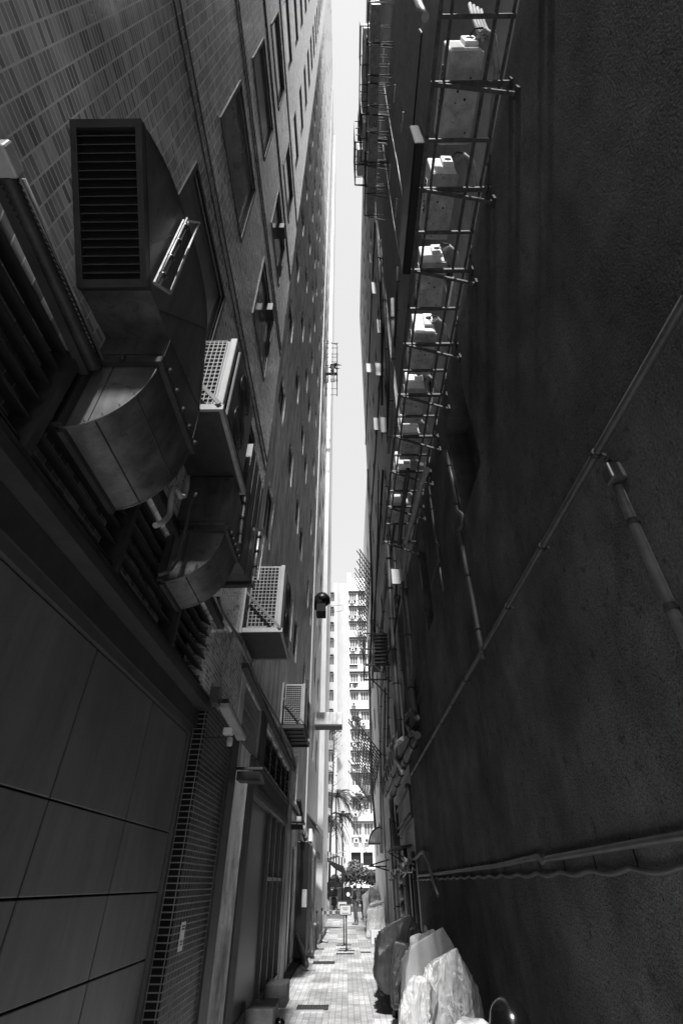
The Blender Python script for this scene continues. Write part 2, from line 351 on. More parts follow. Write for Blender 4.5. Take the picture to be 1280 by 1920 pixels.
def window(parent, x, y, z, w_, h, face, fm='frame', gm='glass', t=.05, cols=1, rows=1, label=None):
    """window part (frame) with its pane; face 'r' looks to -x, 'l' to +x, 'f' to -y; (x, y, z) = middle of sill line at the frame plane"""
    key = (round(w_, 3), round(h, 3), fm, gm, t, cols, rows)
    if key not in WM:
        b = MB()
        b.box(-.03, .03, -w_/2, w_/2, 0, t); b.box(-.03, .03, -w_/2, w_/2, h-t, h)
        b.box(-.03, .03, -w_/2, -w_/2+t, t, h-t); b.box(-.03, .03, w_/2-t, w_/2, t, h-t)
        for i in range(1, cols): u = -w_/2+w_*i/cols; b.box(-.028, .028, u-t/2, u+t/2, t, h-t)
        for i in range(1, rows): v = h*i/rows; b.box(-.026, .026, -w_/2+t, w_/2-t, v-t/2, v+t/2)
        g = MB().box(-.008, .008, -w_/2+t*.9, w_/2-t*.9, t*.9, h-t*.9)
        fo = b.build('window', fm, None, (0, 0, 0)); go = g.build('pane', gm, None, (0, 0, 0))
        WM[key] = (fo.data, go.data); bpy.data.objects.remove(fo); bpy.data.objects.remove(go)
    fd, gd = WM[key]
    o = bpy.data.objects.new('window', fd); COL.objects.link(o); o.parent = parent
    o.location = Vector((x, y, z))-Vector(parent['_o']); o.rotation_euler.z = {'r': 0, 'l': math.pi, 'f': math.pi/2}[face]
    p = bpy.data.objects.new('pane', gd); COL.objects.link(p); p.parent = o
    if label: o['label'] = label
    return o
ORD = ['first', 'second', 'third', 'fourth', 'fifth', 'sixth', 'seventh', 'eighth', 'ninth', 'tenth', 'eleventh', 'twelfth', 'thirteenth', 'fourteenth', 'fifteenth', 'sixteenth']
# ================================================================ GROUND AND STREETS
GB = MB(); GB.quad((-400, -200, -.02), (400, -200, -.02), (400, 400, -.02), (-400, 400, -.02))
struct(GB.build('ground', 'asphalt'))
struct(MB().box(-1.30, 1.82, -14, 40, -.3, 0.0).build('alley_paving', 'paving'))
struct(MB().box(-1.52, -1.30, -14, 14.2, -.3, .035).box(-1.52, -1.33, 15.5, 40, -.3, .05).build('gutter_strip', 'kerb'))
struct(MB().box(-40, 60, 40, 47, -.3, .004).build('far_pavement', 'concretefloor'))
struct(MB().box(-80, 100, 47, 58, -.3, -.008).build('road', 'asphalt'))
struct(MB().box(-80, 100, 58, 76, -.3, .10).build('far_forecourt', 'concretefloor'))

# ================================================================ LEFT: TILED TOWER
LX = -1.5
tb = thing('tiled_tower', 'tall building clad in small glazed tiles with deep framed windows, left of the alley mouth', 'building', (LX, 3, 0))
wins = []
for k in range(23):
    zt = 7.6+3.6*k
    for (a, b) in ((1.70, 3.08), (4.27, 5.57)):
        wins.append((a, b, zt-1.9, zt))
mb = MB(); T1 = 6.75; TH = 90; YB = -12
facade(mb, LX, -1, YB, T1, 3.36, TH, wins+[(YB, 5.05, 3.36, 4.12, .25)], .16)
mb.box(-9, LX-.4, YB, T1-.002, 3.36, TH)
mb.quad((LX, T1, 0), (LX-7, T1, 0), (LX-7, T1, TH), (LX, T1, TH)); mb.quad((LX, YB, 3.36), (LX-7, YB, 3.36), (LX-7, YB, TH), (LX, YB, TH))
mb.quad((LX, YB, TH), (LX, T1, TH), (LX-7, T1, TH), (LX-7, YB, TH))
mb.build('tiled_wall', 'tile', tb)
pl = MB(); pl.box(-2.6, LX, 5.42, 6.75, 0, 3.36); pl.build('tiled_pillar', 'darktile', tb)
for k in range(23):
    zt = 7.6+3.6*k
    for (a, b) in ((1.70, 3.08), (4.27, 5.57)):
        window(tb, LX-.055, (a+b)/2, zt-1.9, b-a, 1.9, 'l', 'darkframe', 'greyglass', .045, 1, 1)
for z in (8.0, 8.25, 11.75, 12.0, 15.4, 15.6, 19.0, 19.2):
    MB().box(LX, LX+.012, YB, T1, z, z+.03).build('joint_strip', 'midcon', tb)
# raised window surrounds on the lower windows
for k in range(4):
    zt = 7.6+3.6*k
    for (a, b) in ((1.70, 3.08), (4.27, 5.57)):
        f = MB(); t = .05
        f.box(LX-.02, LX+.014, a-t, b+t, zt, zt+t).box(LX-.02, LX+.014, a-t, b+t, zt-1.9-t, zt-1.9).box(LX-.02, LX+.014, a-t, a, zt-1.9, zt).box(LX-.02, LX+.014, b, b+t, zt-1.9, zt)
        f.build('window_surround', 'darkframe', tb)
# cladding panels of the ground floor
PX = -1.64
ys = [-12, -8, -4, -1.0, .75, 1.9, 3.05, 4.2, 5.30]; zs = [.06, .42, .84, 1.26, 1.69, 2.12, 2.55, 2.98]
for i in range(len(ys)-1):
    for a, b in ((0, 3), (3, 4), (4, 5), (5, 7)):
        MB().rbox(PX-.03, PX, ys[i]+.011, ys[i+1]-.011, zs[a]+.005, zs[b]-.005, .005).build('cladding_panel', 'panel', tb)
MB().box(PX-.3, PX-.031, YB, 5.42, 0, 3.3).build('backing', 'black', tb)
MB().box(PX-.02, PX+.03, YB, 5.36, 2.985, 3.05).box(PX-.02, PX+.03, 5.305, 5.36, 0, 2.985).box(PX-.02, PX+.025, YB, 5.305, 0, .055).build('panel_trim', 'frame', tb)
MB().box(PX-.03, PX+.05, YB, 5.42, 3.052, 3.225).build('fascia', 'galvdark', tb)
MB().box(PX-.3, LX+.03, YB, 5.42, 3.23, 3.30).box(PX-.3, LX+.01, YB, 5.42, 3.303, 3.358).build('louvre_sill', 'galvdark', tb)
# louvre band
b = MB()
for k in range(6):
    z = 3.40+k*.13
    b.add([(LX-.14, -1, z+.07), (LX-.02, -1, z), (LX-.02, 5.05, z), (LX-.14, 5.05, z+.07), (LX-.14, -1, z+.085), (LX-.02, -1, z+.015), (LX-.02, 5.05, z+.015), (LX-.14, 5.05, z+.085)],
          [(0, 1, 2, 3), (4, 7, 6, 5), (1, 5, 6, 2), (0, 3, 7, 4)])
b.build('louvre_slats', 'galvdark', tb)
for y in (.35, 1.58, 2.68, 3.94):
    MB().box(LX-.15, LX+.02, y-.03, y+.03, 3.36, 4.12).build('mullion', 'galvdark', tb)
MB().box(LX-.02, LX+.07, -1, 5.3, 4.125, 4.17).box(LX-.02, LX+.04, -1, 5.3, 4.175, 4.27).build('louvre_head', 'galvdark', tb)
# a few window air outlets
for y, z in ((5.1, 10.95), (4.95, 14.4)):
    MB().rbox(LX-.08, LX+.12, y-.13, y+.13, z-.26, z, .01).build('outlet_box', 'blackmetal', tb)

# ribbed cable trunk over the louvre band
t = thing('ribbed_trunking', 'ribbed cable trunking with a pale end box, lying along the ledge over the louvres', 'cable trunking', (LX+.08, 1, 4.28))
b = MB(); TA, TBq = onX(14, 330, LX+.07), onX(178, 690, LX+.07)
b.tube([TA.lerp(TBq, i/70) for i in range(71)], [.034+.010*(i % 2) for i in range(71)], 10); b.build('ribbed_hose', 'galvdark', t)
c = onX(22, 300, LX+.12); MB().rbox(LX+.04, LX+.13, c.y-.06, c.y+.06, c.z-.03, c.z+.05, .01).build('end_box', 'pvclight', t)
MB().tube([onX(45, 335, LX+.08), onX(200, 690, LX+.08)], .009).build('conduit', 'galvsteel', t)
MB().bar(onX(0, 345, LX+.03), onX(160, 700, LX+.03), .05, .03).build('carrier', 'galvdark', t)

# ---------------- exhaust ducts
def flange(mb, pts, closed=False, w=.035):
    for i in range(len(pts)-1): mb.bar(pts[i], pts[i+1], w, w)
def exhaust_duct(dy, label, xo=-1.1, hood=True, a0=1.70, a1=2.40, zb=3.65):
    t = thing('exhaust_duct', label, 'duct', (LX, 2.0+dy, 3.5), 'exhaust ducts leaving the louvre band')
    n = 14; arc = [(LX+(xo-LX)*math.sin(math.pi/2*i/n), 4.2-(4.2-zb)*math.cos(math.pi/2*i/n)) for i in range(n+1)]
    e = MB(); poly = [(LX, 4.2)]+arc
    e.add([(x, a0, z) for x, z in poly], [tuple(range(len(poly)))]); e.add([(x, a1, z) for x, z in poly], [tuple(range(len(poly)))[::-1]])
    vs = [(x, a0, z) for x, z in arc]+[(x, a1, z) for x, z in arc]; m = len(arc)
    e.add(vs, [(i, i+1, m+i+1, m+i) for i in range(m-1)], True); e.build('elbow', 'galv', t)
    for y in (a0, a1): MB().tube([(x, y, z) for x, z in arc], .008, 6).build('edge_seam', 'galv', t)
    f = MB()
    f.box(LX, xo+.035, a0-.035, a0, 4.18, 4.23).box(xo, xo+.035, a0, a1, 4.18, 4.23).box(LX, xo+.035, a1, a1+.035, 4.18, 4.23)
    for i in range(5): f.lathe((xo+.05, a0+.05+i*(a1-a0-.1)/4, 4.205), [(0.001, .02), (.014, .015), (.014, -.015), (.001, -.02)], 8)
    f.box(LX-.02, LX+.03, a0-.04, a0, zb, 4.2).box(LX, LX+.035, a0, a1, zb-.035, zb)
    f.lathe((LX+.2, a0-.045, 4.205), [(0.001, .02), (.015, .015), (.015, -.015), (.001, -.02)], 8)
    f.build('flange', 'galvdark', t)
    prof = [(1.70, 4.2), (1.70, 4.48), (1.37, 4.435), (.77, 5.11)]
    for i in range(15):
        s = i/14
        prof.append((1.0+0.0, 5.3) if False else (0, 0))
    prof = prof[:4]
    P0, P1, P2, P3, P4 = (.80, 5.13), (1.34, 5.45), (1.96, 5.46), (2.19, 5.14), (2.40, 4.2)
    ctrl = [P0, (1.05, 5.33), P1, (1.68, 5.52), P2, (2.11, 5.32), P3, (2.33, 4.80), (2.40, 4.5), P4]
    sm = []
    for i in range(len(ctrl)-1):
        p0 = ctrl[max(i-1, 0)]; p1 = ctrl[i]; p2 = ctrl[i+1]; p3 = ctrl[min(i+2, len(ctrl)-1)]
        for s in (0, .25, .5, .75):
            sm.append(tuple(.5*((2*p1[j])+(-p0[j]+p2[j])*s+(2*p0[j]-5*p1[j]+4*p2[j]-p3[j])*s*s+(-p0[j]+3*p1[j]-3*p2[j]+p3[j])*s**3) for j in (0, 1)))
    sm.append(ctrl[-1]); prof = [(y+dy, z) for y, z in prof+sm]
    if not hood: prof = [(a0, 4.2), (a0, 4.83), (a1, 4.83), (a1, 4.2)]
    h = MB(); m = len(prof)
    h.add([(xo, y, z) for y, z in prof], [tuple(range(m))]); h.add([(LX+.002, y, z) for y, z in prof], [tuple(range(m))[::-1]])
    vs = [(xo, y, z) for y, z in prof]+[(LX+.002, y, z) for y, z in prof]
    h.add(vs, [(i, (i+1) % m, m+(i+1) % m, m+i) for i in range(m)]); h.build('hood_casing', 'galv', t)
    s_ = MB()
    if hood:
        s_.tube([(xo+.002, y, z) for y, z in prof[4:]], .004, 5)
        for (p, q) in (((1.72, 4.48), (2.40, 4.62)), ((1.50, 4.46), (2.12, 5.28)), ((1.20, 4.62), (1.45, 5.47)), ((1.72, 4.2), (1.72, 4.48))):
            s_.bar((xo+.001, p[0]+dy, p[1]), (xo+.001, q[0]+dy, q[1]), .006, .006)
    for z in (4.55,): s_.bar((LX, a0-.001, 4.30), (xo, a0-.001, 4.30), .005, .005)
    for q in (.35, .68):   # lock seams round the elbow
        yy = a0+(a1-a0)*q
    for i in (4, 9):
        x, z = arc[i]; s_.bar((x+.002, a0, z-.002), (x+.002, a1, z-.002), .008, .006)
    s_.bar((LX+.14, a0-.002, zb+.02), (LX+.14, a0-.002, 4.18), .006, .005)
    s_.build('sheet_seam', 'galvdark', t)
    for i in range(7):
        th = math.pi/2*(i+.5)/7; x, z = LX+(xo-LX)*math.sin(th), 4.2-(4.2-zb)*math.cos(th)
        MB().lathe((x-.012, a0-.003, z+.02), [(.006, -.003), (.001, -.006)], 6, 'y').build('rivet', 'galvdark', t)
    if hood:   # louvred outlet
        A = Vector((0, .77+dy, 5.11)); B = Vector((0, 1.37+dy, 4.435)); d = (B-A).normalized(); nrm = Vector((0, d.z, -d.y)).normalized()
        if nrm.y > 0: nrm = -nrm
        def pt(x, s, o=0): p = A+d*s+nrm*o; return (x, p.y, p.z)
        Lh = (B-A).length; x0, x1 = LX+.005, xo
        q = MB(); q.quad(pt(x0+.03, .03, .004), pt(x1-.03, .03, .004), pt(x1-.03, Lh-.03, .004), pt(x0+.03, Lh-.03, .004)); q.build('outlet_void', 'black', t)
        fr = MB()
        for (xa, xb, sa, sb) in ((x0, x1, 0, .045), (x0, x1, Lh-.045, Lh), (x0, x0+.035, .045, Lh-.045), (x1-.035, x1, .045, Lh-.045)):
            fr.add([pt(xa, sa, -.01), pt(xb, sa, -.01), pt(xb, sb, -.01), pt(xa, sb, -.01), pt(xa, sa, .05), pt(xb, sa, .05), pt(xb, sb, .05), pt(xa, sb, .05)],
                   [(0, 3, 2, 1), (4, 5, 6, 7), (0, 1, 5, 4), (1, 2, 6, 5), (2, 3, 7, 6), (3, 0, 4, 7)])
        fr.build('outlet_frame', 'galvdark', t)
        sl = MB(); k = 17
        for i in range(k):
            s0 = .06+(Lh-.12)*i/k
            sl.add([pt(x0+.036, s0, .012), pt(x1-.036, s0, .012), pt(x1-.036, s0+.022, .045), pt(x0+.036, s0+.022, .045), pt(x0+.036, s0+.003, .010), pt(x1-.036, s0+.003, .010), pt(x1-.036, s0+.027, .043), pt(x0+.036, s0+.027, .043)],
                   [(0, 1, 2, 3), (4, 7, 6, 5), (3, 2, 6, 7), (0, 4, 5, 1)])
        sl.build('louvre_blades', 'galvdark', t)
    return t
exhaust_duct(0, 'big sheet metal exhaust duct curving up to a louvred hood, nearest the camera')
exhaust_duct(0, 'second sheet metal duct elbow, half hidden under the white condenser tray', xo=-1.05, hood=False, a0=3.40, a1=3.88, zb=3.69)
# pipe frame bolted on the near duct's flank
t = thing('clipped_pipe_run', 'thin bright pipes clipped to a slotted bar across the near duct hood', 'pipe bracket', onX(290, 530, -1.08))
p, q = onX(290, 530, -1.07), onX(345, 413, -1.07)
b = MB(); b.bar(p, q, .012, .012)
for o in (-.012, .014): b.tube([p+Vector((.025, o, 0)), q+Vector((.025, o, 0))], .007, 8)
b.build('pipes', 'galvsteel', t)
for i in range(4):
    c = p.lerp(q, .1+i*.26); MB().lathe(c+Vector((.028, 0, 0)), [(.001, .02), (.02, .015), (.02, -.015), (.001, -.02)], 8, 'x').build('clip', 'blackmetal', t)
r1, r2 = onX(320, 550, -1.05), onX(373, 418, -1.05)
MB().bar(p, r1, .02, .012).bar(r1, r2, .014, .014).bar(r2, q, .02, .012).build('slotted_bar', 'galvsteel', t)

# ---------------- large condensers on the left wall
def wall_condenser(name, y0, y1, z, xo, label, h=1.12, slat=False, lab2=None):
    t = thing('bracket_tray', lab2 or 'steel tray and braces fixed to the left wall under '+name, 'bracket', (LX, y0, z-.05))
    if slat:
        for i in range(5):
            yy = y0+(y1-y0)*i/5+.02; MB().box(LX+.02, xo, yy, yy+(y1-y0)*.13, z-.03, z).build('slat', 'galvdark', t)
        MB().box(xo-.03, xo+.002, y0, y1, z-.07, z+.005).box(LX, xo, y0-.03, y0, z-.07, z+.005).box(LX, xo, y1, y1+.03, z-.07, z+.005).build('rim', 'galvdark', t)
    else:
        MB().box(LX+.002, xo, y0, y1, z-.015, z).build('tray_plate', 'galvdark', t)
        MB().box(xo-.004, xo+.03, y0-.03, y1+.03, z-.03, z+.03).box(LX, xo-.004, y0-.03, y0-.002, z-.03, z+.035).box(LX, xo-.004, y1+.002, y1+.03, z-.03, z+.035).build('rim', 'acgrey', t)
    for yy in (y0-.045, y1+.045):
        MB().bar((LX+.01, yy, z+.62), (xo, yy, z+.02), .035, .012, (0, 1, 0)).build('brace', 'pvc', t)
        MB().box(LX, LX+.035, yy-.015, yy+.015, z-.05, z+.95).build('upright', 'acgrey', t)
    c = thing('condenser', label, 'air conditioner', (xo-.25, (y0+y1)/2, z+.035))
    x0, x1 = LX+.06, xo-.03; ya, yb = y0+.05, y1-.05; z0, z1 = z+.04, z+h
    g = .05
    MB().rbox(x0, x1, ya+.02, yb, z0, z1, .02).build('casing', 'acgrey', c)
    MB().box(x0+g*.6, x1-g*1.6, ya+.014, ya+.0195, z0+g*1.2, z1-g*.8).build('coil', 'black', c)
    gr = MB(); nx, nz = 7, 17
    xa, xb, za, zb = x0+g*.5, x1-g*1.5, z0+g, z1-g*.7
    for i in range(nx+1): xx = xa+(xb-xa)*i/nx; gr.box(xx-.004, xx+.004, ya, ya+.013, za, zb)
    for i in range(nz+1): zz = za+(zb-za)*i/nz; gr.box(xa, xb, ya+.001, ya+.010, zz-.004, zz+.004)
    gr.build('coil_guard', 'acgrey', c)
    # fan side faces the alley
    fs = MB(); fs.rbox(x1+.001, x1+.045, ya+.10, yb-.06, z0+.06, z1-.06, .015); fs.build('fan_panel', 'blackmetal', c)
    rg = MB()
    for zc in (z0+h*.27, z0+h*.70):
        for rr in (.06, .11, .16, .21): rg.tube([(x1+.05, (ya+yb)/2+rr*math.cos(a*math.pi/12), zc+rr*math.sin(a*math.pi/12)) for a in range(25)], .004, 5)
    rg.build('fan_guard', 'blackmetal', c)
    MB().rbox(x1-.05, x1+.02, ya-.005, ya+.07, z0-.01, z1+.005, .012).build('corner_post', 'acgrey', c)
    return c
wall_condenser('the nearest condenser', 2.60, 3.64, 4.86, -1.02, 'big white condenser with a square mesh grille beside the louvred hood')
t = thing('metal_plenum', 'plain sheet metal box with clipped upright pipes beyond the second duct', 'duct box', (LX, 4.4, 4.45))
MB().prism([(3.90, 4.22), (4.72, 4.44), (4.72, 5.8), (3.90, 5.8)], 'x', LX+.002, -1.05).build('casing', 'galv', t)
MB().box(LX+.002, -1.03, 4.725, 4.80, 4.40, 4.455).build('end_rim', 'galvdark', t)
for y in (4.1, 4.35, 4.6): MB().bar((-1.048, y, 4.3), (-1.048, y, 5.8), .006, .006).build('sheet_seam', 'galvdark', t)
for (q0, q1) in (((458, 932), (449, 1018)), ((487, 995), (476, 1080))):
    p0, p1 = onX(*q0, -1.0), onX(*q1, -1.0); o = MB().tube([p0, p1], .016, 8).build('upright_pipe', 'galvsteel', t)
    for i in range(3): c = p0.lerp(p1, .15+.33*i); MB().tube([c+Vector((0, 0, .015)), c-Vector((0, 0, .015))], .026, 8).build('pipe_clip', 'blackmetal', t)
p0, p1, p2 = onX(476, 992, -.98), onX(496, 996, -.98), onX(483, 1088, -.98); MB().bar(p0, p1, .02, .03).bar(p1, p2, .02, .02).build('bracket', 'galvsteel', t)
wall_condenser('the third condenser', 6.42, 7.45, 4.60, -.92, 'white condenser with a diagonal brace across its mesh grille, beyond the second duct')
wall_condenser('the farthest condenser', 11.6, 13.5, 4.60, -.95, 'small looking far condenser on a slatted tray above the shop window', .95, True)
# trap bends and pipes between ducts
t = thing('drain_pipe', 'swan neck drain pipe bending between the two ducts', 'pipe', onX(320, 960, -1.35))
b = MB(); b.tube([onX(x, y, -1.33) for x, y in ((352, 892), (350, 915), (346, 930), (338, 932), (333, 920), (327, 915), (321, 925), (320, 945), (318, 965), (308, 978), (292, 985))], .022, 10)
b.build('pipe_bend', 'pvclight', t)
t = thing('conduit', 'thin grey conduit following the second duct elbow down to the louvres', 'pipe', onX(350, 1000, -1.2))
MB().tube([onX(x, y, -1.22) for x, y in ((368, 925), (356, 950), (350, 985), (340, 1020), (332, 1052), (320, 1070), (300, 1078))], .011, 8).build('conduit_tube', 'pvc', t)
t = thing('cable_bundle', 'tangle of cables draped along the wall below the condensers', 'cable', onX(430, 1150, -1.45))
for i in range(6):
    pts = [onX(x+random.uniform(-3, 3), y, LX+.04+.02*i) for x, y in ((408, 1120), (420, 1150), (440, 1185), (455, 1215), (470, 1245), (480, 1275), (495, 1305), (520, 1350), (545, 1400), (555, 1440))]
    MB().tube(pts, .012, 6).build('cable', ('rubber', 'pvclight', 'rubber', 'insul', 'rubber', 'pvc')[i], t)
t = thing('conduit', 'bent conduit dropping down the dark tiled pillar to the strip light', 'pipe', onX(430, 1180, -1.46))
MB().tube([onX(x, y, -1.46) for x, y in ((437, 1183), (433, 1205), (422, 1235), (418, 1255), (414, 1290), (410, 1312))], .012, 8).build('conduit_tube', 'pvclight', t)
t = thing('strip_light', 'sealed strip light fitting hanging off the dark pillar', 'lamp', onX(430, 1350, -1.38))
p, q = onX(420, 1322, -1.36), onX(453, 1385, -1.36)
MB().bar(p, q, .11, .045).build('diffuser', 'pvclight', t); MB().bar(p+Vector((0, 0, .045)), q+Vector((0, 0, .045)), .07, .05).build('body', 'galvdark', t)
MB().rbox(LX, LX+.1, p.y-.15, p.y+.02, p.z-.02, p.z+.16, .01).build('junction_box', 'pvc', t)
t = thing('security_camera', 'small white box camera on an arm below the strip light', 'camera', onX(428, 1372, -1.3))
c = onX(428, 1372, -1.28); MB().rbox(c.x-.05, c.x+.05, c.y-.05, c.y+.05, c.z-.035, c.z+.035, .01).build('camera_body', 'acwhite', t)
MB().lathe(c+Vector((.03, 0, -.12)), [(.001, -.03), (.03, -.02), (.035, .02), (.03, .06)], 12).build('lens_dome', 'pvclight', t)
MB().bar((LX, c.y, c.z-.06), c+Vector((0, 0, -.06)), .025, .02).build('arm', 'galvdark', t)
def floodlight(px, py, X, s, label):
    c = onX(px, py, X); t = thing('floodlight', label, 'lamp', c)
    MB().prism([(c.x-s, c.z+s*.35), (c.x+s*.8, c.z+s*.30), (c.x+s, c.z-s*.35), (c.x-s, c.z-s*.25)], 'y', c.y-s*.7, c.y+s*.9).build('lamp_housing', 'galvdark', t)
    MB().box(c.x-s*.8, c.x+s*.8, c.y-s*.71-.01, c.y-s*.71, c.z-s*.2, c.z+s*.2).build('lamp_glass', 'glass', t)
    MB().bar((LX, c.y, c.z+s*.65), (c.x+s*.9, c.y, c.z+s*.65), .03, .03).bar((c.x, c.y, c.z+s*.65), (c.x, c.y, c.z+s*.2), .02, .02).build('lamp_arm', 'galvdark', t)
floodlight(470, 1458, -1.28, .17, 'boxy floodlight on an arm before the barred window')
floodlight(557, 1551, -1.3, .17, 'small square floodlight farther down beyond the shop pilaster')

# ================================================================ LEFT: SECOND BUILDING
b2 = thing('rendered_tower', 'tall streaky grey rendered building with small windows, middle of the left side', 'building', (LX, 13, 0))
B0, B1, BH = 6.755, 20.5, 66
cols = [(7.15, 8.0), (9.35, 10.25), (11.7, 12.6), (13.3, 14.25), (16.9, 17.8), (18.9, 19.6)]
holes = []
wl = []
for k in range(16):
    z = 7.0+3.6*k
    for ci, (a, c) in enumerate(cols):
        if ci == 1 and k == 0: continue
        holes.append((a, c, z, z+1.25, .14)); wl.append((a, c, z))
shop = [(7.2, 8.25, .12, 3.0, .30), (8.75, 14.15, .20, 2.9, .10), (7.3, 8.75, 3.35, 4.15, .12), (9.6, 14.5, 3.45, 4.1, .15), (15.6, 16.6, 3.6, 4.9, .12), (16.2, 17.6, .05, 2.6, .2)]
mb = MB(); facade(mb, LX, -1, B0, B1, 0, BH, holes+shop)
mb.box(LX-8, LX-.5, B0, B1-.003, 0, BH); mb.quad((LX, B1, 0), (LX-8, B1, 0), (LX-8, B1, BH), (LX, B1, BH)); mb.quad((LX, B0, BH), (LX, B1, BH), (LX-8, B1, BH), (LX-8, B0, BH))
mb.build('rendered_wall', 'render2', b2)
up = MB().box(LX-8, LX, B0, 25.5, BH+.01, 122).build('upper_storeys', 'white', b2)
for k in range(34):
    z = 69+(k//2)*3.1; y = 8.5+((k*5) % 7)*2.1+(k % 2)*.8
    MB().lathe((LX+.01, y, z), [(.30, 0), (.001, .02)], 10, 'x').build('round_vent', 'galvdark', b2)
for a, c, z in wl: window(b2, LX-.09, (a+c)/2, z, c-a, 1.25, 'l', 'darkframe', 'glass', .04, 2, 1)
# ground floor: concrete pilasters, glass door, backed glazing, louvred strips
MB().box(LX-.01, LX+.03, 6.76, 7.18, 0, 3.3).build('pilaster', 'galvdark', b2)
MB().box(LX-.01, LX+.05, 14.2, 15.0, 0, 4.4).build('pilaster', 'farright', b2)
MB().box(LX-.01, LX+.02, 15.02, 15.55, 0, 2.9).build('pilaster', 'midcon', b2)
MB().box(LX-.02, LX+.03, 8.95, 9.55, 3.37, 4.2).build('pilaster', 'midcon', b2)
MB().box(LX-.01, LX+.025, 8.26, 8.745, .0, 3.34).build('pilaster', 'midcon', b2)
MB().box(LX-.02, LX+.04, 8.6, 14.2, 2.92, 3.02).box(LX-.02, LX+.02, 8.6, 14.2, 3.022, 3.30).box(LX-.02, LX+.05, 8.6, 14.2, 3.302, 3.36).build('fascia', 'midcon', b2)
d = MB().box(LX-.25, LX-.2, 7.2, 7.26, .12, 3.0).box(LX-.25, LX-.2, 8.19, 8.25, .12, 3.0).box(LX-.25, LX-.2, 7.26, 8.19, .12, .22).box(LX-.25, LX-.2, 7.26, 8.19, 2.1, 2.16).box(LX-.25, LX-.2, 7.26, 8.19, 2.5, 2.54).box(LX-.25, LX-.2, 7.26, 8.19, 2.94, 3.0).build('door', 'frame', b2)
MB().box(LX-.23, LX-.22, 7.25, 8.2, .2, 2.96).build('door_glass', 'glass', d)
MB().tube([(LX-.17, 7.4, .9), (LX-.13, 7.4, .95), (LX-.13, 7.4, 1.4), (LX-.17, 7.4, 1.45)], .015, 8).build('handle', 'galvsteel', d)
MB().box(LX-.08, LX-.065, 8.76, 11.35, .2, 2.9).build('backed_glazing', 'poster', b2)
MB().box(LX-.09, LX-.075, 11.4, 14.15, .2, 2.9).build('shop_glazing', 'glass', b2)
f = MB()
for y in (11.36, 12.25, 13.2, 14.1): f.box(LX-.075, LX-.0, y-.03, y+.03, .2, 2.9)
f.box(LX-.074, LX-.01, 11.39, 14.1, 1.78, 1.84); f.box(LX-.08, LX+.01, 8.76, 14.15, .15, .21); f.box(LX-.08, LX+.012, 8.76, 14.15, 2.85, 2.92); f.box(LX-.075, LX-.002, 8.76, 8.8, .2, 2.85)
f.build('shopfront_frame', 'frame', b2)
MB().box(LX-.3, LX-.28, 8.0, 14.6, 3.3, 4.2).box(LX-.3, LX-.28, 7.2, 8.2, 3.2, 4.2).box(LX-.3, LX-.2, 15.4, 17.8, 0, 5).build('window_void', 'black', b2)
g = MB()
for i in range(14): g.box(LX-.03, LX-.015, 7.35+i*.1, 7.365+i*.1, 3.35, 4.15)
for i in range(4): g.box(LX-.032, LX-.016, 7.3, 8.75, 3.4+i*.22, 3.42+i*.22)
g.build('security_bars', 'galvsteel', b2)
g = MB()
for i in range(6): g.add([(LX-.10, 9.6, 3.53+i*.10), (LX-.02, 9.6, 3.49+i*.10), (LX-.02, 14.5, 3.49+i*.10), (LX-.10, 14.5, 3.53+i*.10)], [(0, 1, 2, 3)])
for i in range(1, 5): g.box(LX-.03, LX-.005, 9.6+i*.98-.02, 9.6+i*.98+.02, 3.45, 4.1)
g.build('louvre_strip', 'frame', b2)
MB().box(LX, LX+.10, 6.8, 14.9, 4.20, 4.27).build('ledge', 'midcon', b2)
MB().box(LX-.001, LX+.025, 15.0, 20.4, 3.35, 3.45).build('ledge', 'midcon', b2)
MB().box(LX-.10, LX-.07, 16.25, 17.55, .06, 2.55).build('back_door', 'blackmetal', b2)

# notice on the dark pillar
t = tag(MB().box(LX+.002, LX+.008, 5.68, 5.82, 1.27, 1.47).build('notice', 'paper'), 'small white notice stuck on the dark tiled pillar', 'sign')
for i, (a, b_, z) in enumerate(((5.70, 5.80, 1.435), (5.70, 5.80, 1.415), (5.71, 5.79, 1.33), (5.72, 5.78, 1.31))): 
    o = MB().box(LX+.0085, LX+.0095, a, b_, z, z+.012).build('printed_line', 'ink', t)

# ---- clutter along the left foot of the wall
def step(y0, y1, x1, h, label):
    o = MB().rbox(LX+.01, x1, y0, y1, 0.0, h, .015).build('doorstep', 'kerb'); tag(o, label, 'step')
step(9.9, 10.6, -1.08, .30, 'nearer raised stone doorstep under the pale glazing')
step(12.05, 12.7, -1.10, .30, 'farther raised stone doorstep under the shop window')
step(10.62, 12.03, -1.22, .14, 'low stone kerb between the two raised doorsteps')
t = thing('floor_spotlight', 'round shiny black bowl on the paving by the nearest doorstep', 'lamp', (-1.16, 10.55, .03))
MB().lathe((-1.02, 10.35, 0), [(.001, 0), (.06, .0), (.085, .05), (.075, .11), (.04, .145), (.001, .15)], 18).build('bowl', 'helmet', t)
o = struct(MB().box(-.98, -.42, 11.75, 12.12, .0, .008).build('drain_surround', 'concretefloor'))
def grating(name, x0, x1, y0, y1, label, n=12):
    t = thing(name, label, 'drain cover', ((x0+x1)/2, (y0+y1)/2, .009))
    MB().box(x0, x1, y0, y1, .009, .013).build('cover_plate', 'steel', t)
    g = MB()
    for i in range(n):
        for j in range(5):
            u = x0+(x1-x0)*(i+.5)/n; v = y0+(y1-y0)*(j+.5)/5; g.box(u-.014, u+.014, v-.02, v+.02, .0131, .018)
    g.build('studs', 'galvdark', t)
grating('drain_cover', -.90, -.34, 11.85, 12.25, 'studded rectangular drain cover in the foreground paving')
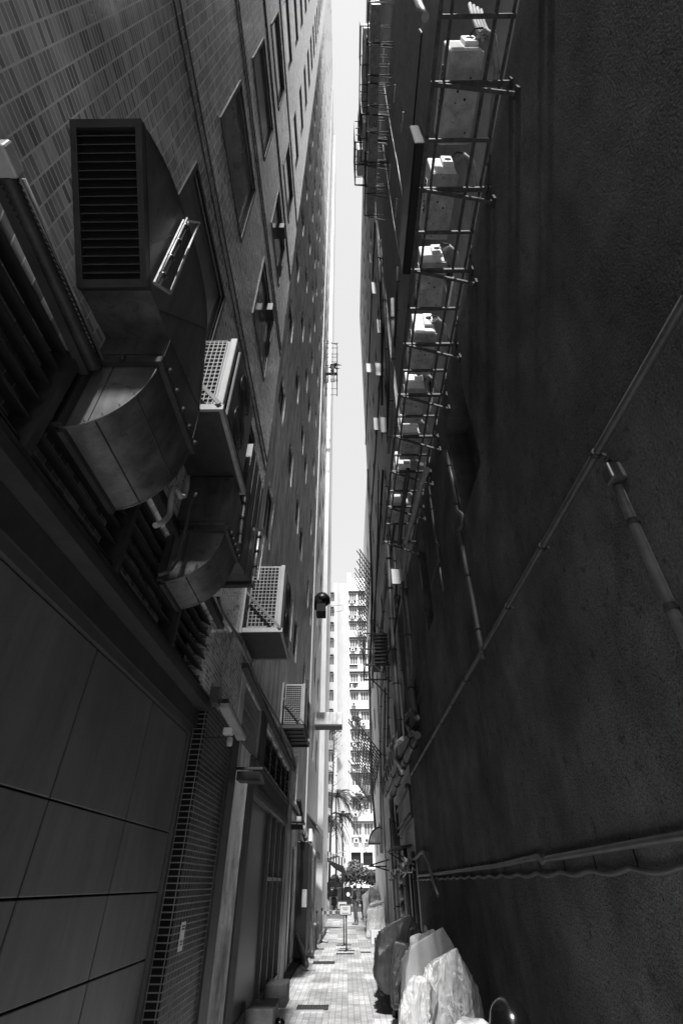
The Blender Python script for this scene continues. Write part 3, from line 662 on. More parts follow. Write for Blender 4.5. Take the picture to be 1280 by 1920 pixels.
grating('drain_cover', -.95, -.35, 17.8, 18.3, 'pale access cover beside the dark cabinet', 10)
grating('drain_cover', -.35, .20, 20.0, 20.25, 'dark narrow grating just before the sign stands', 10)
grating('drain_cover', .42, .75, 20.4, 20.6, 'tiny grating near the covered dark motorcycle', 8)
def bolster(p, q, r, label):
    o = MB().tube([p, Vector(p).lerp(Vector(q), .08), Vector(p).lerp(Vector(q), .5), Vector(p).lerp(Vector(q), .92), q], [r*.55, r*.95, r, r*.95, r*.6], 14).build('cardboard_tube', 'pvc'); tag(o, label, 'tube')
bolster((-1.42, 17.6, .62), (-1.02, 16.4, .10), .085, 'thick grey tube leaning out from the wall, nearer of two')
bolster((-1.30, 21.2, .85), (-1.02, 18.9, .10), .085, 'second thick grey tube leaning beyond the nearer one')
t = thing('metal_cabinet', 'tall black metal cabinet with a pale label against the left wall', 'cabinet', (-1.45, 18.6, 0))
MB().rbox(LX+.005, -1.15, 17.7, 19.6, .12, 2.75, .01).build('cabinet_body', 'blackmetal', t)
MB().box(-1.15, -1.144, 17.75, 18.6, .2, 2.7).box(-1.15, -1.144, 18.65, 19.55, .2, 2.7).build('cabinet_door', 'galvdark', t)
MB().box(-1.30, -1.16, 17.694, 17.699, 1.2, 1.6).build('label_plate', 'pvclight', t)
MB().box(LX+.03, -1.2, 17.8, 19.5, 0, .12).build('plinth', 'black', t)
t = thing('meter_rack', 'cluster of meters and coiled hoses above the black cabinet', 'meter rack', (LX, 18.5, 3.0))
for i in range(5):
    c = Vector((LX+.12, 16.0+i*.7, 3.15-.05*i)); MB().lathe(c, [(.001, .12), (.10, .1), (.10, -.02), (.001, -.04)], 14, 'x').build('meter', ('pvclight', 'galvsteel')[i % 2], t)
for i in range(3): MB().tube([(LX+.1+.05*i, 15.7, 3.6), (LX+.2, 16.5, 3.35-.1*i), (LX+.12, 17.6, 3.2), (LX+.12, 19.4, 3.0-.08*i), (LX+.1, 19.9, 2.4)], .03, 8).build('hose', 'rubber', t)
t = thing('louvred_outlet', 'narrow black louvred outlet box high beside the pale downpipes', 'vent', (LX, 20, 2.6))
MB().box(LX, -1.22, 20.2, 20.9, 2.0, 2.9).build('outlet_box', 'blackmetal', t)
g = MB()
for i in range(8): g.box(-1.22, -1.19, 20.22, 20.88, 2.08+i*.1, 2.12+i*.1)
g.build('outlet_slats', 'pvclight', t)
t = thing('canopy', 'small metal canopy projecting over the far left doors', 'canopy', (LX, 23, 3.4))
MB().prism([(LX, 3.85), (-1.08, 3.45), (-1.08, 3.40), (LX, 3.78)], 'y', 21, 27).build('canopy_sheet', 'midcon', t)
MB().box(-1.11, -1.07, 21, 27, 3.36, 3.5).build('gutter', 'pvclight', t)
for k, (yy, xx) in enumerate(((21.6, -1.35), (22.6, -1.33), (24.2, -1.3))):
    t = thing('downpipe', ORD[k]+' pale vent pipe with a bent top below the far left canopy', 'pipe', (xx, yy, 0))
    MB().tube([(xx, yy, .1), (xx, yy, 2.5), (xx+.02, yy-.02, 2.65), (xx+.12, yy-.12, 2.72), (xx+.18, yy-.18, 2.65), (xx+.18, yy-.18, 2.5)], .05, 10).build('pipe_shaft', 'pvclight', t)
for k, (yy, x0, h) in enumerate(((21.2, -1.2, 1.9), (21.5, -1.15, 1.75), (22.2, -1.25, 2.0))):
    o = MB().tube([(x0+.10, yy-.35, .0), (x0-.16, yy+.1, h)], .022, 8).build('wooden_pole', 'jeans'); tag(o, ORD[k]+' thin pole propped against the left wall past the cabinet', 'pole')
t = thing('storage_crate', 'dark crate with a pale folded cloth on top, by the left stanchions', 'crate', (-1.3, 23.5, 0))
MB().rbox(-1.45, -1.08, 22.9, 24.2, .05, .50, .02).build('crate_body', 'galvdark', t); MB().rbox(-1.42, -1.1, 23.0, 24.0, .505, .58, .03).build('folded_cloth', 'whitebag', t)
# ================================================================ RIGHT: PODIUM AND TOWER
RX = 1.8
M['pipedim'] = mat('grey_painted_pipe', .15, .5, var=.3, vscale=8, bump=.1, bscale=60, streak=.2, spots=.3)
pod = thing('stucco_podium', 'low block with rough black stucco walls filling the right side', 'building', (RX, 8, 0))
PH = 8.74
mb = MB(); facade(mb, RX, 1, -12, 15.2, 0, PH, [(4.55, 5.8, 6.1, 8.0, .35), (8.95, 9.85, 6.0, 8.1, .35), (12.2, 12.9, 4.9, 5.9, .2)], .35)
n = 6; prof = [(RX+.16-.16*math.cos(math.pi/2*i/n), PH+.10*math.sin(math.pi/2*i/n)) for i in range(n+1)]
vs = [(x, -12, z) for x, z in prof]+[(x, 15.2, z) for x, z in prof]; mb.add(vs, [(i, i+1, n+1+i+1, n+1+i) for i in range(n)], True)
mb.quad((RX, 15.2, 0), (RX+.2, 15.2, 0), (RX+.2, 15.2, PH), (RX, 15.2, PH)); mb.quad((RX+.16, -12, PH+.1), (RX+.16, 15.2, PH+.1), (RX+6, 15.2, PH+.1), (RX+6, -12, PH+.1)); mb.quad((RX, -12, 0), (RX+6, -12, 0), (RX+6, -12, PH), (RX, -12, PH))
mb.build('stucco_wall', 'stucco', pod)
for (a, c, z0, z1, dp) in ((4.55, 5.8, 6.1, 8.0, .35), (8.95, 9.85, 6.0, 8.1, .35), (12.2, 12.9, 4.9, 5.9, .2)): MB().box(RX+dp, RX+dp+.03, a-.02, c+.02, z0-.02, z1+.02).build('blind_recess', 'stucco', pod)
TX = 1.97
tw = thing('dark_tower', 'tall smooth dark tower rising behind the overhead condensers on the right', 'building', (TX, 6, PH))
th = []; tl = []
for k in range(12):
    z = 10.2+3.55*k
    for (a, c) in ((4.15, 4.6), (6.55, 7.1)):
        th.append((a, c, z, z+.9, .12)); tl.append((a, c, z))
mb = MB(); facade(mb, TX, 1, -12, 11.0, PH, 54, th)
mb.box(TX+.4, TX+9, -12, 11.0-.004, PH, 54); mb.quad((TX, 11, PH), (TX+5, 11, PH), (TX+5, 11, 54), (TX, 11, 54)); mb.quad((TX, -12, PH), (TX+5, -12, PH), (TX+5, -12, 54), (TX, -12, 54)); mb.quad((TX, -12, 54), (TX+5, -12, 54), (TX+5, 11, 54), (TX, 11, 54))
mb.build('tower_wall', 'tower', tw)
for a, c, z in tl: window(tw, TX+.09, (a+c)/2, z, c-a, .9, 'r', 'darkframe', 'glass', .04, 1, 1)
for a, c, z in tl: MB().box(TX-.05, TX, a-.03, c+.03, z-.05, z).build('window_sill', 'pale', tw)
# older building beyond with all the pipes
ob = thing('piped_building', 'older plastered building crowded with pipes beyond the stucco block', 'building', (RX, 20, 0))
oh = []; ol = []
for k in range(15):
    z = 6.1+3.1*k
    for (a, c) in ((15.6, 16.3), (18.6, 19.4), (21.5, 22.3), (24.6, 25.4)):
        oh.append((a, c, z, z+1.1, .14)); ol.append((a, c, z))
    if z > 9: oh.append((12.9, 13.7, z, z+1.1, .14)); ol.append((12.9, 13.7, z))
mb = MB(); facade(mb, RX+.06, 1, 11.0, 28.0, PH+.2, 50, [h for h in oh if h[2] > 8.95])
facade(mb, RX+.06, 1, 15.2, 28.0, 0, PH+.2, [h for h in oh if h[2] < 7 and h[0] > 15.3]+[(16.0, 17.0, 0.1, 2.2, .3), (19.5, 20.6, .1, 2.2, .3), (23.5, 24.6, .1, 2.2, .3)])
mb.box(RX+.5, RX+9, 11.005, 27.99, 0, 49.9); mb.quad((RX+.06, 28, 0), (RX+5, 28, 0), (RX+5, 28, 50), (RX+.06, 28, 50)); mb.quad((RX+.06, 11, 50), (RX+5, 11, 50), (RX+5, 28, 50), (RX+.06, 28, 50))
mb.quad((RX+.06, 11.004, PH+.2), (RX+.2, 11.004, PH+.2), (RX+.2, 11.004, 50), (RX+.06, 11.004, 50))
mb.build('plaster_wall', 'farright', ob)
for a, c, z in ol:
    if z > 8.95 or (a > 15.3 and z < 7): window(ob, RX+.13, (a+c)/2, z, c-a, 1.1, 'r', 'darkframe', 'glass', .04, 2, 1)
MB().box(RX+.36, RX+.4, 15.3, 27.9, 0, 2.3).build('door_void', 'blackmetal', ob)
for z in (12.0, 21.3, 30.6): MB().box(RX+.0, RX+.06, 11.01, 28, z, z+.12).build('string_course', 'midcon', ob)

# open casements, the sky reflected in them painted as white panes
k = 0
for (px, py, Y, w_, h, tilt) in ((698, 430, 15.5, .42, .85, .0), (700, 485, 14.5, .42, .85, 0), (705, 540, 13.5, .46, .85, 0), (714, 612, 12.7, .34, .8, 0), (715, 693, 13.4, .55, .8, 0), (692, 690, 19, .35, .8, 0), (708, 795, 17, .4, .8, 0), (724, 797, 13.5, .48, .8, 0), (745, 1081, 14.0, .42, .75, 0)):
    c = onY(px, py, Y); h *= 1.5 if py < 650 else 1.2 if py < 1000 else .8
    x1 = RX+.05; x0 = min(c.x-w_/2, x1-.5)
    t = thing('open_casement', ORD[k]+' brightest open window sash down the piped wall, counting from the top', 'window', (x1, Y, c.z-h/2), 'casements standing open over the alley'); k += 1
    a = .10
    def P(x, z, o=0): return (x, Y-(x1-x)*a+o, z)
    z0, z1 = c.z-h/2, c.z+h/2; xa, xb = c.x-w_/2, c.x+w_/2
    f = MB(); s = .028
    for (p, q) in ((P(xa, z0), P(xb, z0)), (P(xa, z1), P(xb, z1)), (P(xa, z0), P(xa, z1)), (P(xb, z0), P(xb, z1))): f.bar(p, q, s, s, (0, 1, 0))
    f.bar(P(xb, z0+.02), P(x1+.02, z0+.02), .02, .02).bar(P(xb, z1-.02), P(x1+.02, z1-.02), .02, .02); f.build('sash_frame', 'darkframe', t)
    g = MB(); g.add([P(xa, z0, -.006), P(xb, z0, -.006), P(xb, z1, -.006), P(xa, z1, -.006), P(xa, z0, .006), P(xb, z0, .006), P(xb, z1, .006), P(xa, z1, .006)], [(0, 1, 2, 3), (4, 7, 6, 5), (0, 4, 5, 1), (3, 2, 6, 7)])
    g.build('sash_pane', 'mirror', t)

# ---------------- overhead row of condensers
RZ = 8.5
rk = thing('condenser_rack', 'long steel rack of rails and triangular brackets cantilevered from the right wall', 'rack', (RX, 5, RZ))
YE = 10.0
for X, (w_, h) in ((.98, (.04, .04)), (1.09, (.03, .03)), (1.53, (.035, .035)), (1.70, (.03, .03))):
    MB().box(X-w_/2, X+w_/2, -.6, YE, RZ-h/2, RZ+h/2).build('rail', 'steel', rk)
for y in (.2, 1.22, 2.2, 3.18, 4.33, 5.32, 6.3, 7.28, 8.45, 9.85):
    MB().box(.955, RX, y-.025, y+.025, RZ-.07, RZ-.0255).build('bracket_arm', 'steel', rk)
    MB().bar((1.03, y, RZ-.07), (RX+.0, y+.02, RZ-.40), .035, .035).build('bracket_strut', 'steel', rk)
    MB().box(RX-.02, RX+.03, y-.05, y+.05, RZ-.12, RZ-.02).build('anchor_plate', 'galvdark', rk); MB().box(RX-.03, RX+.03, y-.045, y+.06, RZ-.46, RZ-.36).build('anchor_plate', 'galvdark', rk)
for y in (.72, 1.71, 2.69, 3.74, 4.82, 5.8, 6.8, 7.9, 9.1):
    MB().box(.96, 1.72, y-.018, y+.018, RZ-.06, RZ-.0255).build('rung', 'steel', rk)
def condenser_proto():
    t = thing('condenser', 'x', 'air conditioner', (0, 0, 0), 'condensers in the overhead rack')
    W, D, Hh = .34, .82, .56     # x, y, z
    MB().rbox(0, W, 0, D, .02, Hh, .018).build('casing', 'acwhite', t)
    b = MB(); b.rbox(.005, W+.02, .012, D-.012, 0, .0195, .006)
    b.build('base_pan', 'pan', t)
    r = MB()   # pressed ribs of the pan
    for (x0, x1, y0, y1) in ((.05, .30, .13, .145), (.05, .30, .17, .185), (.05, .12, .25, .27), (.05, .065, .27, .46), (.17, .185, .25, .45), (.17, .27, .45, .465), (.255, .27, .33, .45), (.09, .10, .50, .70), (.14, .15, .50, .70), (.20, .21, .52, .66), (.05, .30, .735, .75), (.05, .30, .77, .78), (.06, .13, .05, .062), (.2, .3, .06, .072), (.2, .212, .03, .09)):
        r.box(x0, x1, y0, y1, -.008, .001)
    r.build('pan_ribs', 'pan', t)
    h = MB()
    for (x, y, q) in ((.13, .33, .012), (.22, .40, .013), (.12, .43, .007), (.12, .60, .006), (.25, .22, .010), (.28, .70, .010), (.12, .76, .009)):
        h.lathe((x, y, -.0095), [(.001, 0), (q, 0), (q, .004)], 10)
    h.build('drain_holes', 'black', t)
    c = MB()
    for i in range(9): c.box(.02, .16, -.004, .001, .08+i*.045, .10+i*.045)
    c.build('side_fins', 'acwhite', t)
    MB().rbox(.17, .32, -.045, .002, .18, .50, .012).build('valve_cover', 'acwhite', t)
    MB().lathe((.25, -.045, .36), [(.001, -.006), (.045, -.004), (.05, .005)], 14, 'y').build('cable_grommet', 'black', t)
    g = MB()
    for rr in (.05, .1, .15, .2): g.tube([(-.012, .36+rr*math.cos(a*math.pi/10), .29+rr*math.sin(a*math.pi/10)) for a in range(21)], .004, 5)
    g.build('fan_guard', 'acwhite', t)
    MB().lathe((-.003, .36, .29), [(.21, -.001), (.001, -.001)], 20, 'x').build('fan_opening', 'black', t)
    return t
cp = condenser_proto()
CY = [.98, 2.07, 3.14, 4.23, 5.3, 6.35, 7.4, 8.5]
CX = [1.15, 1.11, 1.12, 1.14, 1.12, 1.13, 1.11, 1.13]
for i, (x, y) in enumerate(zip(CX, CY)):
    lab = 'white condenser, %s from the near end of the overhead rack' % ORD[i]
    loc = (x, y, 8.61)
    rz = (.0, .03, -.03, .02, 0, -.02, .03, 0)[i]
    if i == 0: cp.location = loc; cp['label'] = lab
    else:
        q = dup(cp, loc, lab, rz); q.scale = ((1, 1, 1), (.92, .95, 1.0), (.95, .9, .92), (1, .96, 1.05), (.94, 1.0, .95), (1, .92, 1), (.93, .97, 1), (1, 1, 1))[i]
o = dup(cp, (1.15, -.2, 8.61), 'white condenser mostly cut off at the top edge of the photo', 0)
# refrigerant pipes with insulation under the rack
for i, y in enumerate(CY):
    t = thing('insulated_pipe', 'pair of insulated pipes looping from the %s overhead condenser to the wall' % ORD[i], 'pipe', (1.5, y, 8.7), 'refrigerant pipes of the overhead rack')
    for j in range(2):
        pts = [(1.45, y-.03, 8.85+.06*j), (1.52, y-.12, 8.80+.05*j), (1.60, y-.08+.1*j, 8.70), (1.66, y+.15, 8.60), (1.70+.02*j, y+.55, 8.58), (1.74, y+.9+.1*j, 8.62), (1.84, y+1.0+.1*j, 8.9)]
        MB().tube(pts, .020 if j else .028, 8).build('pipe_run', 'insul', t)
    MB().tube([(1.40, y-.06, 8.97), (1.43, y-.12, 8.92), (1.5, y-.13, 8.86), (1.62, y+.0, 8.75), (1.72, y+.2, 8.7)], .010, 6).build('cable', 'rubber', t)
t = thing('insulated_pipe', 'thick bundle of insulated pipes at the near end of the overhead rack', 'pipe', (1.5, .6, 9))
for j in range(4): MB().tube([onX(x+j*7, y+j*4, 1.5+.05*j) for x, y in ((880, 8), (885, 30), (893, 50), (905, 75))], .022, 8).build('pipe_run', 'insul', t)
# trunking and boxes on the dark tower above the rack
t = thing('wall_trunking', 'straight metal trunking with a bright end on the dark tower', 'cable trunking', onX(790, 60, TX))
p, q = onX(790, 62, TX-.05), onX(768, 305, TX-.05); MB().bar(p, q, .04, .05).build('trunk_body', 'blackmetal', t); MB().bar(onX(786, 55, TX-.05), p, .03, .03).build('trunk_cap', 'acwhite', t)
t = thing('vent_box', 'dark sheet metal vent box on the tower above the rack', 'vent', onX(770, 400, TX))
a, c = onX(785, 300, TX-.3), onX(750, 500, TX-.3); MB().rbox(TX-.28, TX, a.y, c.y, c.z-.5, c.z+.9, .05).build('vent_casing', 'blackmetal', t)
t = thing('overhead_duct', 'pale ribbed duct joint at the very top beside the rack', 'duct', onX(790, 20, 1.9))
MB().tube([onX(775, -20, 1.6), onX(788, 15, 1.6), onX(797, 32, 1.6)], .075, 14).build('duct_tube', 'galvsteel', t)

# high small condensers on the right tower
hp = None
specs = [(703, 34, 1.32), (702, 107, 1.32), (700, 165, 1.32), (699, 220, 1.32), (699, 268, 1.32), (697, 322, 1.32), (695, 366, 1.32), (688, 75, 1.1), (686, 128, 1.1), (685, 180, 1.1), (683, 240, 1.1), (680, 292, 1.1)]
for i, (px, py, X) in enumerate(specs):
    c = onX(px, py, X)
    lab = 'tiny condenser, %s from the top of the %s high stack beside the sky' % (ORD[i if i < 7 else i-7], 'right' if i < 7 else 'left')
    o = dup(cp, c+Vector((-.17, -.4, -.28)), lab, 0); o['group'] = 'condensers stacked high on the right tower'
    o.scale = (1.0, 1.4, 1.7)
    t = thing('condenser_bracket', 'bracket frame carrying the %s condenser of the %s high stack' % (ORD[i if i < 7 else i-7], 'right' if i < 7 else 'left'), 'bracket', c)
    f = MB(); x0, x1, y0, y1, z0, z1 = c.x-.28, RX+.2, c.y-.45, c.y+.7, c.z-.34, c.z+1.1
    for y in (y0, y1): f.bar((x0, y, z0), (x1, y, z0), .03, .03).bar((x0, y, z0), (x1, y, z0-.6), .025, .025)
    f.bar((x0, y0, z0), (x0, y1, z0), .05, .05)
    if i % 3 == 1: f.bar((x0, y0, z0), (x0, y0, z1), .03, .03).bar((x0, y1, z0), (x0, y1, z1), .03, .03).bar((x0, y0, z1), (x0, y1, z1), .03, .03)
    f.build('bracket_frame', 'steel', t)
# caged platforms jutting into the sky strip
for nm, (xa, ya, xb, yb), X, lab in (('wall_cage', (663, 248, 676, 345), .62, 'metal cage platform jutting farthest into the strip of sky'), ('wall_cage', (671, 222, 690, 300), .85, 'second metal cage just above the farthest jutting one')):
    c = onX((xa+xb)/2, yb, X+.1); c2 = onX(xa, ya, X)
    t = thing(nm, lab, 'cage', c)
    x0, x1, y0, y1, z0, z1 = X, X+.45, c.y-1.6, c.y, c.z-.1, c.z+3.0
    f = MB()
    for x in (x0, x1):
        for y in (y0, (y0+y1)/2, y1): f.bar((x, y, z0), (x, y, z1), .05, .05)
        for z in (z0, z0+.5, z0+1, z0+2, z1): f.bar((x, y0, z), (x, y1, z), .04, .04)
    for y in (y0, (y0+y1)/2, y1):
        for z in (z0, z0+1, z0+2, z1): f.bar((x0, y, z), (x1, y, z), .035, .035)
        f.bar((x0, y, z0), (RX+.15, y, z0-.3), .05, .05); f.bar((x1, y, z0), (RX+.15, y, z0), .04, .04)
    f.build('cage_bars', 'steel', t); MB().rbox(x0+.08, x1-.05, y0+.3, y1-.3, z0+.1, z0+1.2, .03).build('stored_unit', 'acwhite', t)
# slanting thin rods on the tower
t = thing('tie_rod', 'long slanting light conduit across the dark tower, upper one', 'pipe', onX(740, 200, TX)); MB().tube([onX(x, y, TX-.03) for x, y in ((719, 155), (732, 240), (745, 310), (757, 385))], .022, 6).build('rod', 'galvsteel', t)
t = thing('tie_rod', 'second slanting light conduit across the dark tower, lower one', 'pipe', onX(730, 300, TX)); MB().tube([onX(x, y, TX-.03) for x, y in ((716, 260), (728, 350), (737, 410), (748, 480))], .022, 6).build('rod', 'galvsteel', t)

# ---------------- pipes on the stucco wall
def pipe(name, pts, r, m, label, X=None, clips=0, parts='pipe_run', clipx=RX, group=None, n=12):
    P = [onX(x, y, X) if X is not None else Vector((x, y, z)) for (x, y, *z) in pts] if X is not None else [Vector(p) for p in pts]
    t = thing(name, label, 'pipe', P[0], group); MB().tube(P, r, n).build(parts, m, t)
    L = [(P[i+1]-P[i]).length for i in range(len(P)-1)]; tot = sum(L)
    for c in range(clips):
        s = tot*(c+.5)/clips; i = 0
        while i < len(L)-1 and s > L[i]: s -= L[i]; i += 1
        q = P[i].lerp(P[i+1], s/L[i]); d = (P[i+1]-P[i]).normalized()
        MB().tube([q-d*.018, q+d*.018], r*1.28, n).bar(q, (clipx, q.y, q.z-.02), .02, .02, d).build('clip', 'galvdark', t)
    return t
pipe('wall_pipe', [(1.74, -.5, 4.09), (1.74, 3, 4.08), (1.74, 6, 4.07), (1.74, 13.6, 4.03), (1.74, 14.4, 4.02)], .029, 'pvc', 'long straight pipe crossing the stucco wall diagonally in view', clips=13)
pipe('wall_pipe', [(1157, 912), (1175, 955), (1280, 1190), (1300, 1235)], .030, 'pipedim', 'short vertical conduit with a box on top, at the right edge', X=1.76, clips=2)
t = thing('junction_box', 'small square junction box on top of the right edge conduit', 'box', onX(1152, 888, 1.74)); c = onX(1150, 890, 1.75)
MB().rbox(1.70, RX, c.y-.05, c.y+.05, c.z-.06, c.z+.07, .012).build('box_body', 'pvc', t); MB().tube([(1.74, c.y, c.z+.07), (1.76, c.y-.01, c.z+.12)], .012).build('cable_stub', 'rubber', t)
pipe('wall_pipe', [(835, 845), (848, 900), (857, 958), (866, 965), (866, 985), (860, 995), (870, 1045), (885, 1120), (902, 1215), (906, 1235)], .034, 'pvc', 'vertical pipe with a jog beside the blind window recess', X=1.75, clips=5)
pipe('wall_pipe', [(797, 868), (805, 925), (815, 1000), (823, 1055)], .028, 'pvc', 'thin vertical pipe left of the jogged one, forked at its foot', X=1.75, clips=3)
pipe('wall_pipe', [(820, 1052), (812, 1085), (808, 1108)], .018, 'pvc', 'left prong of the forked thin pipe', X=1.76)
pipe('wall_pipe', [(823, 1055), (826, 1080), (831, 1108)], .018, 'pvc', 'right prong of the forked thin pipe', X=1.76)
# big soil pipes
pipe('soil_pipe', [(752, 880), (756, 1020), (758, 1120), (765, 1200), (770, 1290), (777, 1335)], .085, 'pvc', 'thick vertical soil pipe at the end of the stucco wall', X=1.66, clips=5)
pipe('soil_pipe', [(772, 1332), (763, 1342), (762, 1358), (768, 1368), (776, 1378)], .06, 'pvc', 'swan neck bend below the thick soil pipe', X=1.6)
pipe('soil_pipe', [(781, 1345), (777, 1362), (757, 1405), (740, 1445), (722, 1492)], .07, 'pvc', 'upper of two thick pipes sloping down towards the far end', X=1.7, clips=4)
pipe('soil_pipe', [(782, 1378), (775, 1395), (758, 1435), (745, 1465), (733, 1498), (735, 1530), (741, 1588)], .085, 'pvc', 'lower thick sloping pipe that turns down to the wall shelf', X=1.66, clips=6)
pipe('soil_pipe', [(727, 1020), (733, 1150), (742, 1280), (750, 1385)], .08, 'pvc', 'pale vertical pipe left of the thick soil pipe', X=1.66, clips=6)
pipe('soil_pipe', [(755, 1385), (746, 1392), (741, 1402), (742, 1425), (750, 1438), (756, 1448)], .065, 'pvclight', 'pale swan neck bend over the sloping pipes', X=1.6)
pipe('soil_pipe', [(738, 1020), (745, 1150), (755, 1290), (760, 1380)], .04, 'pvc', 'slim pipe running between the two thick vertical pipes', X=1.74, clips=5)
for i in range(6):
    pipe('vent_bend', [(740-i*3.2, 1380+i*13), (736-i*3.2, 1384+i*13), (735-i*3.2, 1396+i*13), (738-i*3.2, 1425+i*10)], .05, 'insul', '%s small pipe bend from the top in the cascade of bends' % ORD[i], X=1.62-.0*i, group='cascade of small pipe bends')
pipe('soil_pipe', [(777, 1335), (790, 1290), (795, 1240)], .012, 'pvc', 'short thin rod leaning on the stucco wall', X=1.78)
pipe('wall_pipe', [(765, 1475), (745, 1520), (742, 1530)], .03, 'pvc', 'highest of three small parallel pipes under the sloping pipes', X=1.76)
pipe('wall_pipe', [(768, 1480), (772, 1532), (745, 1568)], .03, 'pvc', 'lowest of three small parallel pipes, bent like an elbow', X=1.76)
pipe('wall_pipe', [(768, 1525), (744, 1556)], .03, 'pvc', 'middle of three small parallel pipes', X=1.76)
t = thing('pipe_joint', 'round joint where the long straight pipe ends', 'pipe joint', onX(764, 1475, 1.72)); c = onX(764, 1475, 1.72)
MB().lathe(c, [(.001, -.09), (.07, -.06), (.09, 0), (.07, .06), (.001, .09)], 14).build('ball', 'pvc', t)
# vertical pipes on the piped building
k = 0
for (pts, r, m) in (([(713, 450), (722, 600), (727, 700), (728, 830)], .07, 'galvdark'), ([(703, 380), (712, 520), (716, 640), (716, 760)], .05, 'galvdark'), ([(735, 560), (737, 640), (735, 720), (728, 850)], .06, 'insul'), ([(745, 500), (742, 600), (736, 700)], .04, 'galvdark'), ([(718, 880), (712, 980), (706, 1080), (700, 1170), (698, 1290)], .05, 'blackmetal'), ([(727, 1040), (720, 1110), (716, 1180), (722, 1215), (715, 1290)], .06, 'insul'), ([(709, 900), (708, 1000), (704, 1100), (703, 1200)], .035, 'rubber'), ([(723, 900), (728, 960), (726, 1020)], .05, 'insul'), ([(752, 1100), (742, 1160), (738, 1200), (726, 1225), (716, 1270)], .035, 'rubber'), ([(714, 1290), (712, 1400), (713, 1500), (716, 1600)], .05, 'insul'), ([(722, 1290), (720, 1400), (719, 1490)], .04, 'pvc'), ([(728, 1250), (727, 1330), (726, 1400)], .04, 'pvc')):
    pipe('downpipe', pts, r, m, '%s pipe, counting down from the top, on the crowded piped building' % ORD[k], X=RX-.03-.02*(k % 3), clips=4, clipx=RX+.06); k += 1
pipe('downpipe', [(689, 880), (694, 1000), (697, 1100), (696, 1180), (692, 1260), (695, 1400), (699, 1500), (704, 1560)], .07, 'blackmetal', 'long black downpipe on the far corner of the piped building', X=1.76, clips=8)
pipe('downpipe', [(690, 1200), (692, 1290), (694, 1400), (696, 1525)], .06, 'farright', 'grey downpipe on the pale far right wall', X=1.72, clips=5)
pipe('lagged_pipe', [(800, 880), (790, 905), (779, 950), (768, 990), (760, 1018)], .05, 'insul', 'thick lagged pipe hanging diagonally through the rack end', X=1.35)
pipe('lagged_pipe', [(790, 870), (783, 900), (775, 935), (766, 1000), (758, 1060), (752, 1115)], .045, 'insul', 'lagged pipe bundle dropping from the far end of the rack', X=1.62)
pipe('square_trunk', [(765, 880), (758, 930), (752, 975), (748, 1020)], .05, 'steel', 'dark square trunk crossing the end of the rack', X=1.3)
# electric cables low on the wall
pipe('cable_conduit', [(1.76, -.5, 1.99), (1.76, 3, 1.94), (1.76, 5.2, 1.91), (1.755, 5.3, 1.89), (1.75, 5.4, 1.93), (1.76, 7, 1.90), (1.76, 11.5, 1.88), (1.76, 15, 1.88)], .024, 'pvc', 'straight upper cable along the stucco wall at head height', clips=0)
pts = []
for i in range(130):
    y = .5+i*.115; s = (y/.62) % 1
    pts.append((1.765, y, 1.79+.03*abs(2*s-1)**1.5+.0))
t = pipe('sagging_cable', pts, .016, 'pvc', 'sagging lower cable slung in small loops under the straight one', n=8)
for i in range(24): y = .55+i*.62; MB().bar((1.78, y, 1.80), (1.78, y, 1.97), .012, .008).build('hanger', 'blackmetal', t)
pipe('cable_conduit', [(757, 1632), (765, 1618), (772, 1612), (781, 1608), (787, 1600), (794, 1598), (797, 1606), (803, 1618), (808, 1638), (812, 1655), (821, 1680)], .03, 'pvc', 'bent conduit looping over the cables then down the wall', X=1.72)
t = thing('wall_shelf', 'dark slanting metal shelf full of cable fixings at the far end of the cables', 'shelf', onX(740, 1605, 1.6))
a, c = onX(757, 1602, 1.78), onX(757, 1602, 1.78)
MB().prism([(1.25, 2.55), (1.86, 2.62), (1.86, 2.56), (1.25, 2.50)], 'y', 16.6, 18.6).build('shelf_top', 'blackmetal', t)
MB().bar((1.3, 17, 2.5), (1.86, 17, 2.2), .03, .03).bar((1.3, 18.4, 2.5), (1.86, 18.4, 2.2), .03, .03).build('shelf_strut', 'blackmetal', t)
t = thing('cable_bundle', 'messy knot of cables and small meters below the metal shelf', 'cable', (1.75, 18, 1.9))
for i in range(9):
    pts = [(1.7+random.uniform(-.12, .08), 15.3+j*.9, 2.15+random.uniform(-.22, .18)-.02*j) for j in range(9)]
    MB().tube(pts, .022, 6).build('cable', ('rubber', 'pvc', 'pvclight')[i % 3], t)
for i in range(5): MB().lathe((1.62, 15.8+i*.9, 2.1+random.uniform(-.1, .1)), [(.001, -.07), (.07, -.05), (.07, .05), (.001, .07)], 10, 'x').build('meter', 'pvclight', t)
t = thing('pipe_bracket', 'black triangular bracket sticking out beyond the metal shelf', 'bracket', (1.8, 27, 2.2))
MB().bar((1.05, 26, 2.35), (1.86, 26, 2.55), .05, .05).bar((1.05, 26, 2.35), (1.86, 26, 2.15), .05, .05).bar((1.05, 26, 2.35), (1.05, 28, 2.35), .05, .05).bar((1.05, 28, 2.35), (1.86, 28, 2.35), .05, .05).build('bracket_frame', 'blackmetal', t)
for k, (y, r, z1, m) in enumerate(((15.6, .05, 2.4, 'pvc'), (16.4, .03, 2.3, 'rubber'), (17.6, .06, 2.6, 'pvc'), (18.5, .03, 2.2, 'pvclight'), (19.6, .05, 3.9, 'pvc'), (21.5, .07, 4.2, 'insul'), (22.8, .04, 3.8, 'pvc'))):
    pipe('standpipe', [(1.76, y, .05), (1.76, y, z1)], r, m, '%s standpipe from the near end of the low piped wall' % ORD[k], clips=2, clipx=RX+.06)
t = thing('gas_meter', 'lumpy old valve cluster hanging between the standpipes', 'meter', (1.7, 18.9, 1.0))
